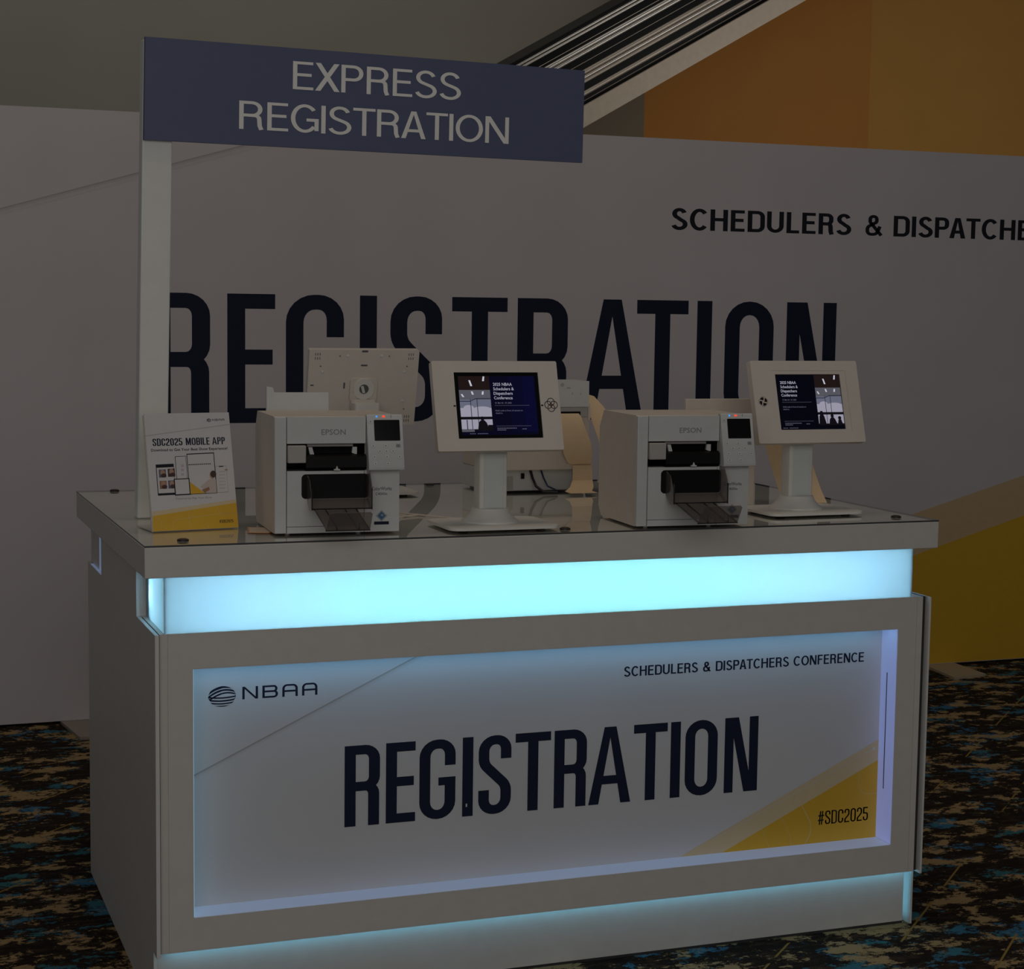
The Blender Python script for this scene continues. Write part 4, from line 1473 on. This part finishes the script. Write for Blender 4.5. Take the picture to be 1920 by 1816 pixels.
# printed devices
cb.draw([qrect(198, 440, 800, 1225)], fr, 'black_ink', 0.0003)
cb.draw([qrect(205, 432, 845, 1195)], fr, 'card', 0.0005)
for u, v, k_ in ((215, 870, 'photo1'), (335, 860, 'hair'), (225, 1025, 'photo2'), (340, 1020, 'photo1')):
    cb.draw([qrect(u, u + 95, v, v + 110)], fr, k_, 0.0007)
    cb.draw([disc(*PXC(u + 45, v + 40), 0.006, 0.007, n=10)], fr, 'skin', 0.0009)
    cb.draw([disc(*PXC(u + 60, v + 80), 0.007, 0.005, n=10)], fr, 'hair', 0.0010)
cb.draw([qrect(450, 600, 690, 1010)], fr, 'black_ink', 0.0004)
cb.draw([qrect(456, 594, 697, 1005)], fr, 'card', 0.0006)
for v in (800, 860, 920):
    cb.draw([qrect(510, 550, v, v + 35)], fr, 'lilac', 0.0008)
cb.draw([qrect(625, 1003, 655, 1212)], fr, 'black_ink', 0.0005)
cb.draw([qrect(632, 992, 668, 1200)], fr, 'card', 0.0007)
condensed(cb, 'SCHEDULERS', fr, 'black_ink', PXC(770, 730)[0], PXC(605, 742)[1], PXC(945, 730)[0], 0.0066)
condensed(cb, '2025', fr, 'black_ink', PXC(608, 742)[0], PXC(605, 742)[1], PXC(665, 742)[0], 0.0066)
condensed(cb, 'NBAA', fr, 'black_ink', PXC(680, 742)[0], PXC(605, 742)[1], PXC(755, 742)[0], 0.0066)
condensed(cb, 'DISPATCHERS', fr, 'black_ink', PXC(608, 790)[0], PXC(608, 792)[1], PXC(785, 790)[0], 0.0066)
condensed(cb, 'CONFERENCE', fr, 'black_ink', PXC(800, 790)[0], PXC(608, 792)[1], PXC(950, 790)[0], 0.0066)
cb.draw([qrect(612 + 26 * i, 612 + 26 * i + 18, 800 - 1.1 * i, 812 - 1.1 * i) for i in range(12)], fr, 'black_ink', 0.0010)
cb.draw([Q((628, 1040), (835, 1196), (640, 1205))], fr, 'yellow', 0.0009)
cb.draw([Q((770, 1110), (850, 1040), (905, 1000), (985, 1005), (995, 1190), (850, 1196), (830, 1150))], fr, 'shirt', 0.0010)
cb.draw([disc(*PXC(935, 950), 0.0065, 0.009, n=14)], fr, 'skin', 0.0011)
cb.draw([disc(*PXC(950, 935), 0.0075, 0.0085, n=14)], fr, 'hair', 0.0013)
cb.draw([Q((790, 1150), (890, 1110), (900, 1150), (830, 1190))], fr, 'photo2', 0.0012)
cb.draw([qrect(1000, 1160, 825, 1190)], fr, 'printer_grey', 0.0003)
cb.draw([qrect(1006, 1154, 832, 1183)], fr, 'card', 0.0006)
cb.draw([qrect(1030, 1090, 826, 838)], fr, 'black_ink', 0.0009)
for v in range(900, 1150, 45):
    cb.draw([qrect(1030, 1120, v, v + 6)], fr, 'printer_grey', 0.0009)
cb.draw([qrect(1110, 1150, 872, 884)], fr, 'photo2', 0.0010)
cb.draw([qrect(425, 638, 998, 1225)], fr, 'black_ink', 0.0011)
cb.draw([qrect(437, 624, 1010, 1210)], fr, 'card', 0.0013)
tilt = radians(-13.5)
cb.build('card_face', cd, (0, 0, 0.002), (tilt, 0, 0), smooth=False)
b = MB()
b.box(-0.002, LW + 0.001, 0.0028, 0.0055, -0.001, LH - 0.004, 'acrylic')
b.build('acrylic_back', cd, (0, 0, 0.002), (tilt, 0, 0))
b = MB()
b.sheet([(0.0, 0.006, 0.0), (LW, 0.006, 0.0), (LW, 0.13, 0.0), (0.0, 0.13, 0.0)], 0.002, 'acrylic')
b.box(0.05, 0.16, 0.098, 0.101, 0.002, 0.245, 'acrylic')
b.build('easel_foot', cd, (0, 0, 0.0022))

# ------------------------------------------------------------------ small things on the counter
b = MB()
b.tube([(0.70, 0.515, 0.003), (0.72, 0.50, 0.003), (0.76, 0.42, 0.003), (0.80, 0.36, 0.003), (0.84, 0.30, 0.003), (0.862, 0.268, 0.004)], 0.0022, 'cable')
tag(b.build('cable', loc=(0, 0, TOP)), 'beige cable running from the middle kiosk to behind the left printer', 'cable')
b = MB()
b.tube([(0.652, 0.33, 0.003), (0.68, 0.352, 0.003), (0.72, 0.385, 0.003), (0.765, 0.408, 0.003)], 0.0022, 'cable')
tag(b.build('cable', loc=(0, 0, TOP)), 'short beige cable end beside the right side of the left printer', 'cable')
b = MB()
b.prism([(0.268, 0.170), (0.315, 0.150), (0.40, 0.235), (0.290, 0.275)], 'z', 0.0004, 0.0012, 'slip_orange')
b.prism([(0.274, 0.173), (0.314, 0.157), (0.39, 0.233), (0.292, 0.268)], 'z', 0.0012, 0.0016, 'slip_paper')
tag(b.build('paper_slip', loc=(0, 0, TOP)), 'orange bordered paper slip half under the left printer', 'paper')
